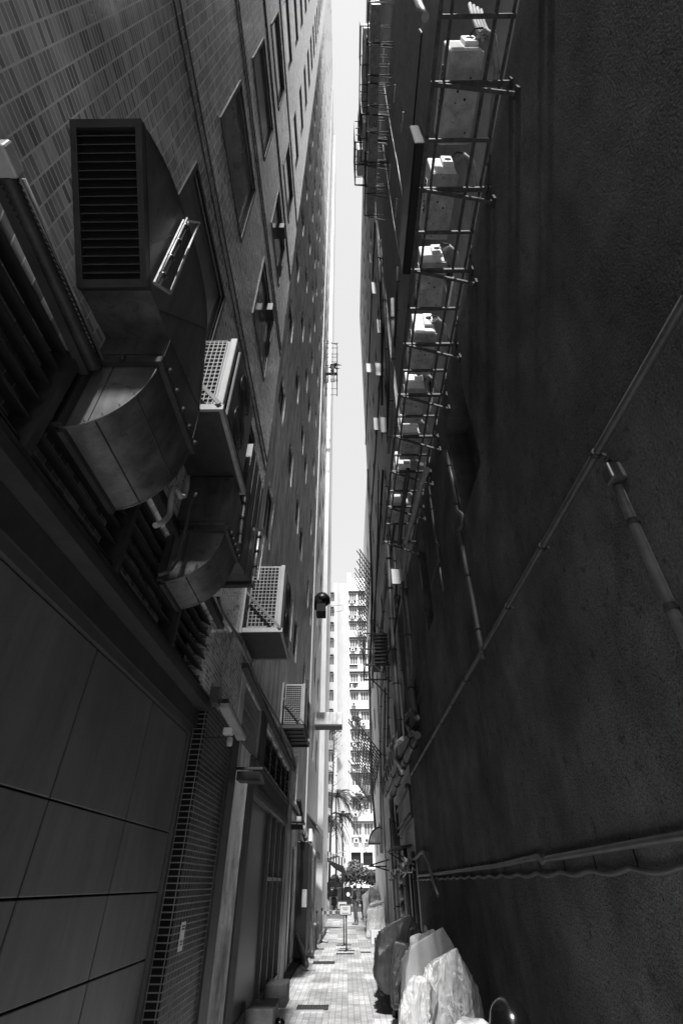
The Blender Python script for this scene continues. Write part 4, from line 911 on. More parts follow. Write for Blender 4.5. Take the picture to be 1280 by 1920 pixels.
for i in range(5): MB().lathe((1.70, 18.9+.1*(i % 2), 1.0+i*.2), [(.001, -.09), (.07, -.06), (.08, 0), (.05, .06), (.001, .09)], 10).build('valve_body', ('pvclight', 'steel')[i % 2], t)
t = thing('hood_canopy', 'dark quarter round canopy on the pale far right wall', 'canopy', (1.8, 30, 3.3))
n = 10; prof = [(1.86-.72*math.cos(math.pi/2*i/n), 3.33+.72*math.sin(math.pi/2*i/n)) for i in range(n+1)]
MB().prism([(1.86, 3.33)]+prof, 'y', 29.6, 30.9).build('canopy_shell', 'farright', t); MB().tube([(x, 29.58, z) for x, z in prof], .03, 6).bar((1.14, 29.58, 3.33), (1.86, 29.58, 3.33), .06, .05).build('canopy_rim', 'blackmetal', t)

# caged stair / platform with slats
t = thing('slatted_platform', 'dark slatted steel platform with a railing cage on the right, halfway down the alley', 'platform', (1.8, 20, 9))
f = MB(); x0 = .84
for y in (19.6, 21.4):
    for x in (x0, 1.2): f.bar((x, y, 8.9), (x, y, 10.3), .05, .05)
    for z in (8.9, 9.6, 10.3): f.bar((x0, y, z), (1.2, y, z), .04, .04)
    f.bar((x0, y, 8.9), (1.86, y, 8.9), .06, .06).bar((1.2, y, 8.9), (1.86, y, 8.2), .05, .05).bar((1.15, y, 11.0), (1.7, y, 10.3), .04, .04)
for z in (8.9, 9.6, 10.3):
    for x in (x0, 1.2): f.bar((x, 19.6, z), (x, 21.4, z), .04, .04)
f.build('platform_rail', 'steel', t)
for i in range(9): MB().box(1.25, 1.82, 19.5, 19.7, 8.95+i*.155, 9.02+i*.155).build('slat', 'steel', t)
MB().rbox(1.15, 1.5, 19.7, 20.6, 8.95, 9.45, .02).build('stored_unit', 'blackmetal', t)

# far right pale building
fr = thing('pale_right_building', 'pale plastered building at the far right end of the alley', 'building', (RX+.02, 34, 0))
mb = MB(); hh = [(31, 32.2, 3.0+3.1*k, 4.4+3.1*k, .15) for k in range(7)]+[(34.2, 35.4, 3.0+3.1*k, 4.4+3.1*k, .15) for k in range(7)]
facade(mb, RX+.02, 1, 28.003, 38, 0, 27, hh); mb.box(RX+.5, RX+9, 28.01, 37.99, 0, 26.99); mb.quad((RX+.02, 38, 0), (RX+5, 38, 0), (RX+5, 38, 27), (RX+.02, 38, 27)); mb.quad((RX+.02, 28.003, 27), (RX+5, 28.003, 27), (RX+5, 38, 27), (RX+.02, 38, 27))
mb.build('plaster_wall', 'pale', fr)
for (a, c, z, z1, d) in hh: window(fr, RX+.1, (a+c)/2, z, c-a, 1.4, 'r', 'darkframe', 'glass', .05, 2, 1)
# bamboo catch fans
def fan(name, yi0, yi1, zi0, zi1, xo, dz, nx, ny, label, wob=0.):
    t = thing(name, label, 'scaffold', (RX, (yi0+yi1)/2, zi0))
    def P(u, v, j=0): # u along y, v outward
        return Vector((RX-.05-(RX-.05-xo)*v, yi0+(yi1-yi0)*u, zi0+(zi1-zi0)*u+dz*v+wob*math.sin(u*6)*.15*v))
    for i in range(nx):
        v = i/(nx-1)*.9; MB().tube([P(u/8, v)+Vector((random.uniform(-.01, .01), 0, random.uniform(-.03, .03))) for u in range(9)], .025, 6).build('long_pole', 'bamboo', t)
    for i in range(ny):
        u = i/(ny-1); e = random.choice((1, 1.02, 1.05, 1.25, 1.4)); MB().tube([P(u, -.05), P(min(1, u+.01), e)], .036, 6).build('cross_pole', 'bamboo', t)
    return t
fan('bamboo_fan', 27.5, 41.0, 18.6, 17.4, 1.05, 1.35, 6, 24, 'upper bamboo lattice fan slanting out from the far right wall')
fan('bamboo_fan', 26.5, 40.0, 6.9, 6.3, .62, 1.5, 8, 22, 'lower denser bamboo lattice fan with ragged pole ends', 1.)
# ================================================================ LEFT: THIRD BUILDING (bright) AND WHAT HANGS ON IT
b3 = thing('pale_left_tower', 'very tall pale building at the far left end of the alley', 'building', (LX, 28, 0))
hs = []
for k in range(34):
    for (a, c) in ((22.3, 23.6), (25.4, 26.8)):
        if len(hs) < 96: hs.append((a, c, 6.0+3.2*k, 7.5+3.2*k, .18))
mb = MB(); facade(mb, LX+.04, -1, 20.503, 36, 0, 118, hs+[(23.0, 24.2, .05, 2.4, .3), (26.5, 27.7, .05, 2.4, .3)])
mb.box(LX-8, LX-.5, 20.51, 35.99, 0, 117.9); mb.quad((LX+.04, 36, 0), (LX-8, 36, 0), (LX-8, 36, 118), (LX+.04, 36, 118)); mb.quad((LX+.04, 20.503, 0), (LX-8, 20.503, 0), (LX-8, 20.503, 118), (LX+.04, 20.503, 118)); mb.quad((LX+.04, 20.503, 118), (LX+.04, 36, 118), (LX-8, 36, 118), (LX-8, 20.503, 118))
mb.build('pale_wall', 'white', b3)
for (a, c, z, z1, d) in hs: window(b3, LX-.08, (a+c)/2, z, c-a, 1.5, 'l', 'darkframe', 'glass', .05, 2, 1)
MB().box(LX+.042, -1.17, 28.7, 36.05, 0, 118.1).build('corner_pier', 'white', b3)
for x, y in ((LX+.2, 20.75), (LX+.2, 21.3)):
    o = MB().tube([(x, y, .05), (x, y, 3.3)], .06, 10).build('downpipe', 'acwhite'); tag(o, ('nearer' if y < 21 else 'farther')+' white downpipe on the pale left building', 'pipe')
t = thing('exhaust_cowl', 'black round exhaust cowl jutting from the left buildings halfway up the alley', 'exhaust cowl', (LX, 20, 12.5))
c = onX(603, 1128, -1.12)
MB().tube([(LX, c.y, c.z-.2), (-1.25, c.y, c.z-.1), (-1.05, c.y, c.z+.15)], [.25, .36, .36], 18).build('cowl_throat', 'blackmetal', t)
MB().lathe((-1.10, c.y, c.z+.05), [(.001, .40), (.22, .36), (.38, .15), (.40, -.1), (.3, -.1)], 18).build('cowl_cap', 'blackmetal', t)
MB().box(-1.35, -.92, c.y-.3, c.y+.5, c.z-.65, c.z-.25).build('cowl_box', 'black', t)
t = thing('concrete_sign_arm', 'blank weathered slab arm jutting across the alley from the left', 'signboard', (LX, 24.5, 7.7))
MB().rbox(LX, -.17, 24.2, 25.0, 7.72, 8.28, .02).build('slab', 'render2', t); MB().box(LX, -.165, 24.18, 25.02, 7.66, 7.719).build('slab_soffit', 'steel', t)
t = thing('awning', 'striped shop awning with folding arms at the far left corner', 'awning', (-1.3, 38, 3.0))
q = [onY(x, y, 36.2) for x, y in ((608, 1594), (650, 1611), (643, 1624), (608, 1609))]; d_ = Vector((0, .04, 0))
MB().add(q+[p+d_ for p in q], [(0, 1, 2, 3), (7, 6, 5, 4), (0, 4, 5, 1), (1, 5, 6, 2), (2, 6, 7, 3)]).build('awning_valance', 'awning', t)
q = [onY(608, 1609, 36.3), onY(643, 1623, 36.3), onY(652, 1643, 43), onY(626, 1628, 43)]; d_ = Vector((0, 0, .05))
MB().add(q+[p+d_ for p in q], [(0, 1, 2, 3), (7, 6, 5, 4), (0, 4, 5, 1), (1, 5, 6, 2), (2, 6, 7, 3), (3, 7, 4, 0)]).build('awning_cloth', 'blackmetal', t)
MB().bar((LX, 36.1, 2.9), (-.05, 36.1, 3.3), .05, .05).bar((LX, 42.9, 2.9), (-.05, 42.9, 3.3), .05, .05).build('folding_arm', 'pvclight', t)
# ================================================================ FAR APARTMENT BLOCK
FY = 72.; sc = 72/62
def fz(z): return EYE+(z-EYE)*sc
fb = thing('far_apartment_block', 'sunlit white apartment block closing the view at the end of the alley', 'building', (0, FY, 0))
ztop = fz(37.5)
hl = []; pitch = 2.72
for k in range(14):
    z = 6.4+pitch*k
    if z+1.6 < ztop-1:
        for a in (.75, 2.2): hl.append((a, a+1.2, z, z+1.35, .25))
        hl.append((-2.9, -1.7, z+.3, z+1.65, .25)); hl.append((-4.6, -3.6, z+.3, z+1.55, .25))
mb = MB(); R1 = [h for h in hl if h[0] > 0]; L1 = [h for h in hl if h[0] < 0]
facade(mb, FY, 1, .45, 9, 4.9, ztop, R1, axis='y'); facade(mb, FY, 1, .45, 9, 0, 4.9, [(.55, 1.75, 3.4, 4.7, .5), (2.0, 3.2, 3.4, 4.7, .5)], axis='y')
facade(mb, FY+1, 1, -12, -1.25, 0, fz(37.2), [h for h in L1], axis='y')
mb.quad((.45, FY, 0), (.45, FY+3, 0), (.45, FY+3, ztop), (.45, FY, ztop)); mb.quad((-1.25, FY+1, 0), (-1.25, FY+3, 0), (-1.25, FY+3, fz(37.2)), (-1.25, FY+1, fz(37.2)))
mb.box(.9, 9, FY+.6, FY+10, 0, ztop-.05); mb.box(-12, -1.6, FY+1.6, FY+10, 0, fz(37.1)); MB().box(-1.7, 1.0, FY+3, FY+9, 0, fz(37.4)).build('recessed_column', 'recess_shade', fb)  # set-back column between the blocks, its shade painted in grey
mb.quad((.45, FY, ztop), (9, FY, ztop), (9, FY+10, ztop), (.45, FY+10, ztop))
mb.build('apartment_wall', 'white', fb)
for (a, c, z, z1, d) in hl: window(fb, (a+c)/2, (FY if a > 0 else FY+1)+.12, z, c-a, z1-z, 'f', 'whiteframe', 'farglass', .09, 3, 1)
for a in (.55, 2.0): MB().box(a, a+1.2, FY+.3, FY+.35, 3.4, 4.7).build('dark_opening', 'blackmetal', fb)
for k in range(14):
    z = 6.4+pitch*k
    if z+1.6 < ztop-1:
        MB().box(.6, 3.5, FY-.45, FY, z+1.40, z+1.50).build('sunshade_ledge', 'kerb', fb); MB().box(-4.8, -1.8, FY+.55, FY+1, z+1.7, z+1.80).build('sunshade_ledge', 'kerb', fb)
        if random.random() < .75: MB().box(.62, 1.9, FY-.4, FY-.0, z-.28, z-.2).build('window_ledge', 'midcon', fb)
MB().box(.46, 1.1, FY+1, FY+3, ztop, ztop+1.6).box(-1.0, .4, FY+3.5, FY+5, fz(37.4), fz(38.3)).build('roof_hut', 'white', fb)
MB().box(1.9, 3.2, FY-.12, FY, 2.6, 3.0).build('vent_grille', 'midcon', fb)
proto = None; n = 0
for k in range(13):
    for a in (1.2, 2.5, -2.8):
        z = 6.4+pitch*k-.75
        if random.random() < .62 and z < ztop-3:
            n += 1; y = FY if a > 0 else FY+1
            lab = 'window air conditioner on the far block, %s column, %s floor up' % ('left' if a < 0 else 'middle' if a < 2 else 'right', ORD[k])
            if proto is None:
                proto = thing('window_unit', lab, 'air conditioner', (a, y, z), 'air conditioners on the far apartment block')
                MB().rbox(a-.3, a+.3, y-.42, y-.02, z, z+.45, .03).build('unit_case', 'acwhite', proto); MB().lathe((a, y-.425, z+.22), [(.17, 0), (.001, -.002)], 14, 'y').build('fan_grille', 'galvdark', proto)
                MB().bar((a-.25, y-.4, z-.03), (a-.25, y, z-.25), .04, .04).bar((a+.25, y-.4, z-.03), (a+.25, y, z-.25), .04, .04).build('support', 'galvdark', proto)
            else: dup(proto, (a, y, z), lab)
# laundry poles
for k, (a, z) in enumerate(((1.0, 24.9), (-2.6, 13.0), (1.2, 19.7))):
    t = thing('laundry_pole', 'laundry on a pole outside the far block, %s of three from the top' % ORD[(0, 2, 1)[k]], 'laundry', (a, FY, z))
    MB().bar((a-.5, FY-.9, z), (a+.6, FY-.9, z+.1), .04, .04).bar((a, FY, z-.1), (a, FY-.9, z), .04, .04).build('pole', 'galvdark', t)
    for i in range(4): MB().prism([(a-.4+i*.25, z), (a-.22+i*.25, z), (a-.2+i*.25, z-.6-.1*(i % 2)), (a-.42+i*.25, z-.55)], 'y', FY-.92, FY-.88).build('garment', ('jacket', 'whitebag', 'jeans', 'jacket')[i], t)

# ================================================================ FAR STREET: planter, plants, palms
t = thing('planter_wall', 'low planter wall with a dark gate panel across the far street', 'planter', (0, 60, 0))
MB().rbox(-6, 8, 59.6, 60, 0, 1.35, .03).build('planter_front', 'midcon', t)
MB().box(-.25, .45, 59.5, 59.58, .1, 1.45).build('gate_panel', 'blackmetal', t); MB().lathe((.12, 59.48, .85), [(.17, 0), (.001, -.01)], 14, 'y').build('round_label', 'acwhite', t)
MB().box(-2.2, -.5, 59.7, 59.8, 1.36, 1.8).build('notice_board', 'galvdark', t)
def leaves(mb, c, rad, n, size, flat=1.):
    for i in range(n):
        d = Vector((random.gauss(0, 1), random.gauss(0, 1), random.gauss(0, 1)*flat)).normalized()*random.random()**.4
        p = Vector((c[0]+d.x*rad[0], c[1]+d.y*rad[1], c[2]+d.z*rad[2]))
        a = Vector((random.uniform(-1, 1), random.uniform(-1, 1), random.uniform(-.6, 1))).normalized()*size*random.uniform(.6, 1.3)
        b = a.orthogonal().normalized()*size*.28
        mb.add([p-a*.5, p+b, p+a*.5, p-b], [(0, 1, 2, 3)])
random.seed(11)
for i, (x, y, z, r) in enumerate(((.2, 61, 2.2, .9), (1.4, 61.2, 2.4, 1.0), (2.6, 61, 2.1, .9), (.9, 62.5, 3.0, .8), (-1.2, 61.5, 1.9, .5))):
    t = thing('shrub', 'leafy shrub over the planter wall, %s from the left' % ORD[(1, 3, 4, 2, 0)[i]], 'shrub', (x, y, 1.3), 'shrubs behind the planter')
    b = MB(); leaves(b, (x, y, z), (r, r*.8, r*.8), 260, .34); b.build('foliage', 'leaf', t)
    b = MB(); leaves(b, (x, y-.1, z+.1), (r, r*.8, r*.8), 150, .34); b.build('young_foliage', 'leaflight', t)
    MB().tube([(x, y, .0), (x+.1, y, z)], [.08, .03], 6).build('stem', 'bark', t)
for i, (px, py) in enumerate(((668, 1348), (628, 1365), (673, 1500))):
    c = onY(px, py, FY-.4)
    t = thing('balcony_plant', 'spiky plant growing out of the far block, %s from the top' % ORD[i], 'plant', c)
    b = MB(); leaves(b, c, (.7+.3*i, .3, .5+.35*i), 120, .45); b.build('foliage', 'leaf', t); MB().tube([c+Vector((0, .4, -.6)), c], [.05, .02], 5).build('stem', 'bark', t)
def palm(x, y, h, n, L, label):
    t = thing('palm_tree', label, 'palm tree', (x, y, 0)); MB().tube([(x, y, 0), (x+.1, y, h*.5), (x, y, h)], [.10, .08, .06], 8).build('trunk', 'bark', t)
    b = MB()
    L *= 1.3
    for i in range(n+4):
        a = 2*math.pi*i/n+random.uniform(-.3, .3); up = random.uniform(.5, 1.2); prev = None; Lf = L*random.uniform(.8, 1.1)
        for j in range(18):
            s = j/17; r = Lf*s*(1-.15*s); p = Vector((x+math.cos(a)*r, y+math.sin(a)*r, h+Lf*(up*s-1.25*s*s)))
            if prev is not None:
                d = (p-prev).normalized(); sd_ = d.cross(Vector((0, 0, 1))).normalized()
                w_ = .34*math.sin(math.pi*min(1, s+.12))**.6
                for sg in (1, -1):
                    tip = p+sd_*sg*w_*Lf*.45+d*.25+Vector((0, 0, -.25*w_)); b.add([prev, prev+d*.10, tip], [(0, 1, 2)]); tip2 = (prev+p)/2+sd_*sg*w_*Lf*.42+d*.2+Vector((0, 0, -.25*w_)); m_ = (prev+p)/2; b.add([m_, m_+d*.1, tip2], [(0, 1, 2)])
                b.bar(prev, p, .03, .03)
            prev = p
    b.build('crown', 'leaf', t); return t
palm(-1.05, 55, 8.4, 22, 2.1, 'leafy palm at the far end of the alley, taller one')
palm(-1.9, 54, 6.2, 20, 2.0, 'shorter palm behind the striped awning')
palm(-.45, 57, 7.0, 16, 1.5, 'thin palm standing right of the taller one')
t = thing('bare_tree', 'tall thin nearly leafless tree rising before the far block', 'tree', (-1.35, 52, 0))
MB().tube([(-1.55, 52, 0), (-1.45, 52, 5), (-1.25, 52, 10), (-1.15, 52, 15)], [.11, .09, .07, .03], 8).build('trunk', 'bark', t)
b = MB()
for i in range(26):
    z = 5+i*.4; s = random.choice((1, -1)); l = random.uniform(.3, .9)*(1.9 if i in (8, 12) else 1)
    x0 = -1.45+.3*(z-5)/10; b.tube([(x0, 52, z), (x0+s*l*.5, 52+random.uniform(-.3, .3), z+.25*l), (x0+s*l, 52+random.uniform(-.5, .5), z+.7*l)], [.025, .018, .008], 5)
b.build('branches', 'bark', t); b = MB(); leaves(b, (-1.2, 52, 12), (.9, .6, 3.6), 130, .2); b.build('sparse_leaves', 'leaf', t)
t = thing('utility_cable', 'slack cable slanting down before the far block windows', 'cable', (1, 50, 5)); MB().tube([onY(x, y, 50) for x, y in ((658, 1538), (670, 1562), (681, 1588), (688, 1600))], .03, 6).build('cable', 'rubber', t)
t = thing('utility_cable', 'thin cables crossing the sky gap beside the black cowl', 'cable', (0, 40, 15))
MB().tube([onY(x, y, 40) for x, y in ((611, 1137), (625, 1136), (642, 1134), (642, 1145), (625, 1148), (612, 1148))], .02, 6).build('cable', 'rubber', t)
# ---- worker on a hanging scaffold
sc_ = thing('hanging_scaffold', 'small hanging scaffold of poles in the strip of sky, left side', 'scaffold', (-1.0, 24, 33.8))
f = MB(); X0, X1, Y0, Y1 = -1.44, -.50, 24, 25.4
for x in (X0, -1.2, -.97, -.74, X1):
    f.tube([(x, Y0, 33.7), (x, Y0, 36.0 if x not in (X0, X1) else 39.3)], .028, 6)
for x in (X0, X1): f.tube([(x, Y1, 33.7), (x, Y1, 39.6)], .03, 6)
for z in (33.9, 34.7, 36.0, 37.6, 38.5, 39.2):
    f.tube([(X0-.05, Y0, z), (X1+.1, Y0, z)], .025, 6); f.tube([(X1, Y0, z), (X1, Y1, z)], .025, 6); f.tube([(X0, Y1, z), (X1, Y1, z)], .022, 6)
f.tube([(LX, Y0, 39.6), (X1, Y0, 39.0)], .03, 6); f.tube([(LX, Y0, 33.6), (X1, Y0, 33.9)], .025, 6)
f.build('scaffold_poles', 'bamboo', sc_)
MB().box(X0, X1, 24.45, 24.75, 35.62, 35.66).build('plank', 'bamboo', sc_)

# ================================================================ PEOPLE
def skin_mesh(name, joints, edges, m, parent, lvl=2):
    me = bpy.data.meshes.new(name); o0 = Vector(parent['_o'])
    me.from_pydata([tuple(Vector(j[0])-o0) for j in joints], edges, [])
    ob_ = bpy.data.objects.new(name, me); COL.objects.link(ob_); ob_.parent = parent; me.materials.append(M[m])
    md = ob_.modifiers.new('skin', 'SKIN'); md.use_smooth_shade = True
    for v, j in zip(me.skin_vertices[0].data, joints): r = j[1]; v.radius = r if isinstance(r, tuple) else (r, r)
    me.skin_vertices[0].data[0].use_root = True
    sb = ob_.modifiers.new('sub', 'SUBSURF'); sb.levels = lvl; sb.render_levels = lvl
    return ob_
def person(label, base, yaw, h, pose, top='jacket', legs='jeans', hair=True):
    """pose: joint dict in body space (x right, y forward, z up) for a 1.7 m figure"""
    t = thing('person', label, 'person', base)
    s = h/1.7; Rz = Matrix.Rotation(yaw, 3, 'Z'); B = Vector(base)
    J = dict(pel=(0, 0, .95), waist=(0, 0, 1.08), chest=(0, 0, 1.28), neck=(0, .01, 1.45), head=(0, .03, 1.58), top=(0, .02, 1.66),
             sl=(-.17, 0, 1.40), sr=(.17, 0, 1.40), el=(-.22, -.02, 1.12), er=(.22, -.02, 1.12), wl=(-.2, .08, .90), wr=(.2, .08, .90), hl=(-.2, .11, .82), hr=(.2, .11, .82),
             kl=(-.10, .03, .50), kr=(.10, .03, .50), al=(-.10, -.02, .08), ar=(.10, -.02, .08), tl=(-.11, .15, .03), tr=(.11, .15, .03), pl=(-.09, 0, .90), pr=(.09, 0, .90))
    J.update(pose); W = {k: B+Rz @ (Vector(v)*s) for k, v in J.items()}
    order = ['pel', 'waist', 'chest', 'neck', 'head', 'top', 'sl', 'el', 'wl', 'hl', 'sr', 'er', 'wr', 'hr', 'pl', 'kl', 'al', 'tl', 'pr', 'kr', 'ar', 'tr']
    rad = dict(pel=.13, waist=.12, chest=.135, neck=.05, head=.088, top=.06, sl=.055, el=.04, wl=.028, hl=.035, sr=.055, er=.04, wr=.028, hr=.035, pl=.085, kl=.055, al=.04, tl=.03, pr=.085, kr=.055, ar=.04, tr=.03)
    ix = {k: i for i, k in enumerate(order)}
    ed = [('pel', 'waist'), ('waist', 'chest'), ('chest', 'neck'), ('neck', 'head'), ('head', 'top'), ('chest', 'sl'), ('sl', 'el'), ('el', 'wl'), ('wl', 'hl'), ('chest', 'sr'), ('sr', 'er'), ('er', 'wr'), ('wr', 'hr'), ('pel', 'pl'), ('pl', 'kl'), ('kl', 'al'), ('al', 'tl'), ('pel', 'pr'), ('pr', 'kr'), ('kr', 'ar'), ('ar', 'tr')]
    skin_mesh('body', [(W[k], rad[k]*s) for k in order], [(ix[a], ix[b]) for a, b in ed], 'skin', t)
    def sub(name, keys, es, f, m, over={}):
        i2 = {k: i for i, k in enumerate(keys)}; skin_mesh(name, [(over.get(k, W[k]), rad[k]*s*f+.012) for k in keys], [(i2[a], i2[b]) for a, b in es], m, t)
    sub('jacket', ['chest', 'pel', 'neck', 'sl', 'el', 'wl', 'sr', 'er', 'wr'], [('chest', 'pel'), ('chest', 'neck'), ('chest', 'sl'), ('sl', 'el'), ('el', 'wl'), ('chest', 'sr'), ('sr', 'er'), ('er', 'wr')], 1.18, top)
    sub('trousers', ['pel', 'pl', 'kl', 'al', 'pr', 'kr', 'ar'], [('pel', 'pl'), ('pl', 'kl'), ('kl', 'al'), ('pel', 'pr'), ('pr', 'kr'), ('kr', 'ar')], 1.12, legs)
    for a, b in (('al', 'tl'), ('ar', 'tr')):
        MB().tube([W[a]+Vector((0, 0, -.03)), W[a].lerp(W[b], .6)+Vector((0, 0, -.0)), W[b]], [.05*s, .052*s, .03*s], 8).build('shoe', 'shoe', t)
    # hair cap
    bm = bmesh.new(); bmesh.ops.create_icosphere(bm, subdivisions=2, radius=.098*s)
    c = (W['head']*.6+W['top']*.4)+Rz @ Vector((0, -.022*s, .012*s))
    for v in bm.verts: v.co = c+Vector((v.co.x*.95, v.co.y*1.05, v.co.z*1.0))
    MB().bm(bm, True).build('hair', 'hair', t)
    # fingers
    fg = MB()
    for sd_, a, b in ((-1, 'wl', 'hl'), (1, 'wr', 'hr')):
        d = (W[b]-W[a]).normalized(); u = d.cross(Rz @ Vector((sd_, 0, 0))).normalized()
        for i in range(4): st = W[b]+u*(.012*(i-1.5)); fg.tube([st, st+d*.04*s, st+d*(.075-.006*abs(i-1.2))*s], [.009, .008, .006], 6)
        fg.tube([W[b]-d*.02+u*.03, W[b]+u*.05+d*.02], [.01, .007], 6)
    fg.build('fingers', 'skin', t)
    return t
# standing side-on, head bowed, holding something at the chest
person('person in a dark jacket and jeans standing side-on with bowed head in the alley', (.47, 33, 0), R_(80), 1.66,
       dict(head=(0, .08, 1.55), top=(0, .10, 1.63), neck=(0, .03, 1.44), chest=(0, -.02, 1.26), el=(-.2, -.02, 1.12), er=(.2, -.02, 1.12), wl=(-.1, .2, 1.12), wr=(.1, .2, 1.12), hl=(-.05, .26, 1.16), hr=(.05, .26, 1.16), kl=(-.09, -.03, .5), al=(-.09, -.12, .08), tl=(-.09, .05, .03), kr=(.09, .08, .5), ar=(.09, .06, .08), tr=(.09, .23, .03)))
person('second person in dark clothes half hidden behind the one in the dark jacket', (.98, 37.5, 0), R_(110), 1.6,
       dict(head=(0, .12, 1.52), top=(0, .15, 1.6), chest=(0, .02, 1.24), wl=(-.2, .25, 1.0), wr=(.2, .25, 1.0), hl=(-.2, .32, 1.0), hr=(.2, .32, 1.0)), 'jacket', 'jacket')
person('worker bending on the hanging scaffold high in the strip of sky', (-.98, 24.6, 35.7), R_(-70), 1.75,
       dict(waist=(0, .08, 1.05), chest=(0, .28, 1.22), neck=(0, .42, 1.33), head=(0, .5, 1.43), top=(0, .54, 1.51), sl=(-.17, .34, 1.28), sr=(.17, .34, 1.28), el=(-.2, .5, 1.1), er=(.2, .52, 1.12), wl=(-.18, .68, 1.25), wr=(.18, .7, 1.25), hl=(-.18, .76, 1.28), hr=(.18, .78, 1.28), kl=(-.12, .2, .52), al=(-.12, -.05, .08), tl=(-.12, .12, .03), kr=(.14, .1, .5), ar=(.16, -.15, .08), tr=(.16, .02, .03)))

# parked scooter seen from behind at the far left corner
t = thing('scooter', 'black scooter with a top box parked at the far left corner', 'scooter', (-.95, 44, 0))
b = MB(); b.rbox(-1.15, -.7, 43.4, 45.0, .45, .95, .12).rbox(-1.2, -.62, 43.2, 43.7, 1.0, 1.42, .08).rbox(-1.05, -.8, 44.6, 45.1, .5, 1.25, .06); b.build('scooter_body', 'blackmetal', t)
for y in (43.5, 44.9): MB().tube([(-.92, y+.26*math.cos(a*math.pi/10), .26+.26*math.sin(a*math.pi/10)+.02) for a in range(21)], .06, 8, False).build('wheel', 'rubber', t)
MB().bar((-1.25, 44.7, 1.25), (-.6, 44.7, 1.25), .04, .04).build('handlebar', 'rubber', t)
for k, (x, y, z, r, m) in enumerate(((-1.55, 43, .55, .42, 'whitebag'), (-1.5, 42, .3, .35, 'greycover'), (-1.6, 43.6, 1.05, .35, 'darkcover'))):
    bm = bmesh.new(); bmesh.ops.create_icosphere(bm, subdivisions=3, radius=r)
    for v in bm.verts: v.co = Vector((x, y, z))+v.co*(1+.15*math.sin(v.co.x*9+v.co.z*7+k))
    o = MB().bm(bm, True).build('sack', m); tag(o, ('pale bulging sack', 'low grey sack', 'dark sack on top of the others')[k]+' heaped at the far left corner', 'sack')
o = MB().tube([(-1.05, 38.5, 0), (-1.05, 38.5, 1.05)], .05, 10).build('bollard', 'pvclight'); tag(o, 'pale round bollard at the far end of the paving', 'bollard')

# ================================================================ BARRIER STANDS AND SIGN
def stand(x, y, h, label, name='barrier_post'):
    t = thing(name, label, 'barrier post', (x, y, 0)); MB().tube([(x, y, .02), (x, y, h)], .022, 10).build('post', 'galvdark', t)
    f = MB(); f.bar((x-.26, y-.05, .02), (x+.26, y+.05, .02), .04, .02).bar((x-.05, y-.22, .02), (x+.05, y+.22, .02), .04, .02); f.build('foot', 'galvdark', t)
    MB().tube([(x, y, h-.02), (x, y, h+.05)], .035, 10).build('belt_head', 'blackmetal', t); return t
def notice(x, y, z0, z1, w_, label):
    t = thing('notice_sign', label, 'sign', (x, y, z0)); MB().rbox(x-w_/2, x+w_/2, y-.01, y+.02, z0, z1, .012).build('sign_frame', 'galvdark', t)
    MB().box(x-w_/2+.025, x+w_/2-.025, y-.014, y-.0105, z0+.025, z1-.03).build('sign_paper', 'paper', t)
    for i, ww in enumerate((.10, .07, .02, .11)): 
        if i != 2: MB().box(x-ww, x+ww, y-.017, y-.0145, z1-.10-i*.045, z1-.085-i*.045).build('printed_line', 'ink', t)
    return t
stand(-.03, 20.9, .84, 'nearest barrier post, carrying the front notice sign'); notice(-.06, 20.86, .885, 1.17, .40, 'front notice sign on the nearest barrier post, two lines of print and a rule')
stand(-.12, 22.6, .92, 'barrier post just behind the front notice sign'); notice(-.17, 22.56, .97, 1.22, .36, 'rear notice sign peeking out behind the front one')
stand(-1.03, 21.3, .95, 'barrier post at the left wall, nearer of the pair'); stand(-.95, 23.6, .95, 'barrier post at the left wall, farther of the pair')
o = MB().add([(-.95, 23.6, .80), (-.12, 22.6, .86), (-.12, 22.6, .96), (-.95, 23.6, .90)], [(0, 1, 2, 3)]).build('barrier_tape', 'tape'); tag(o, 'striped barrier tape stretched between the posts', 'barrier tape')
o = MB().add([(-.9, 27, .70), (-.1, 26.5, .76), (-.1, 26.5, .84), (-.9, 27, .8)], [(0, 1, 2, 3)]).build('barrier_tape', 'tape'); tag(o, 'second fainter striped tape behind the first', 'barrier tape')
o = MB().tube([(-1.05, 23, .06), (-.95, 28.5, .1)], .05, 8).build('wooden_beam', 'jeans'); tag(o, 'long beam lying along the left gutter behind the posts', 'beam')
o = MB().rbox(.86, 1.22, 23.0, 23.6, .0, .38, .02).build('white_box', 'box'); tag(o, 'white foam box standing on the paving past the dark covered motorcycle', 'box')
o = MB().rbox(.90, 1.2, 20.8, 21.4, .0, .30, .03).build('black_crate', 'blackmetal'); tag(o, 'small black crate in front of the white foam box', 'crate')

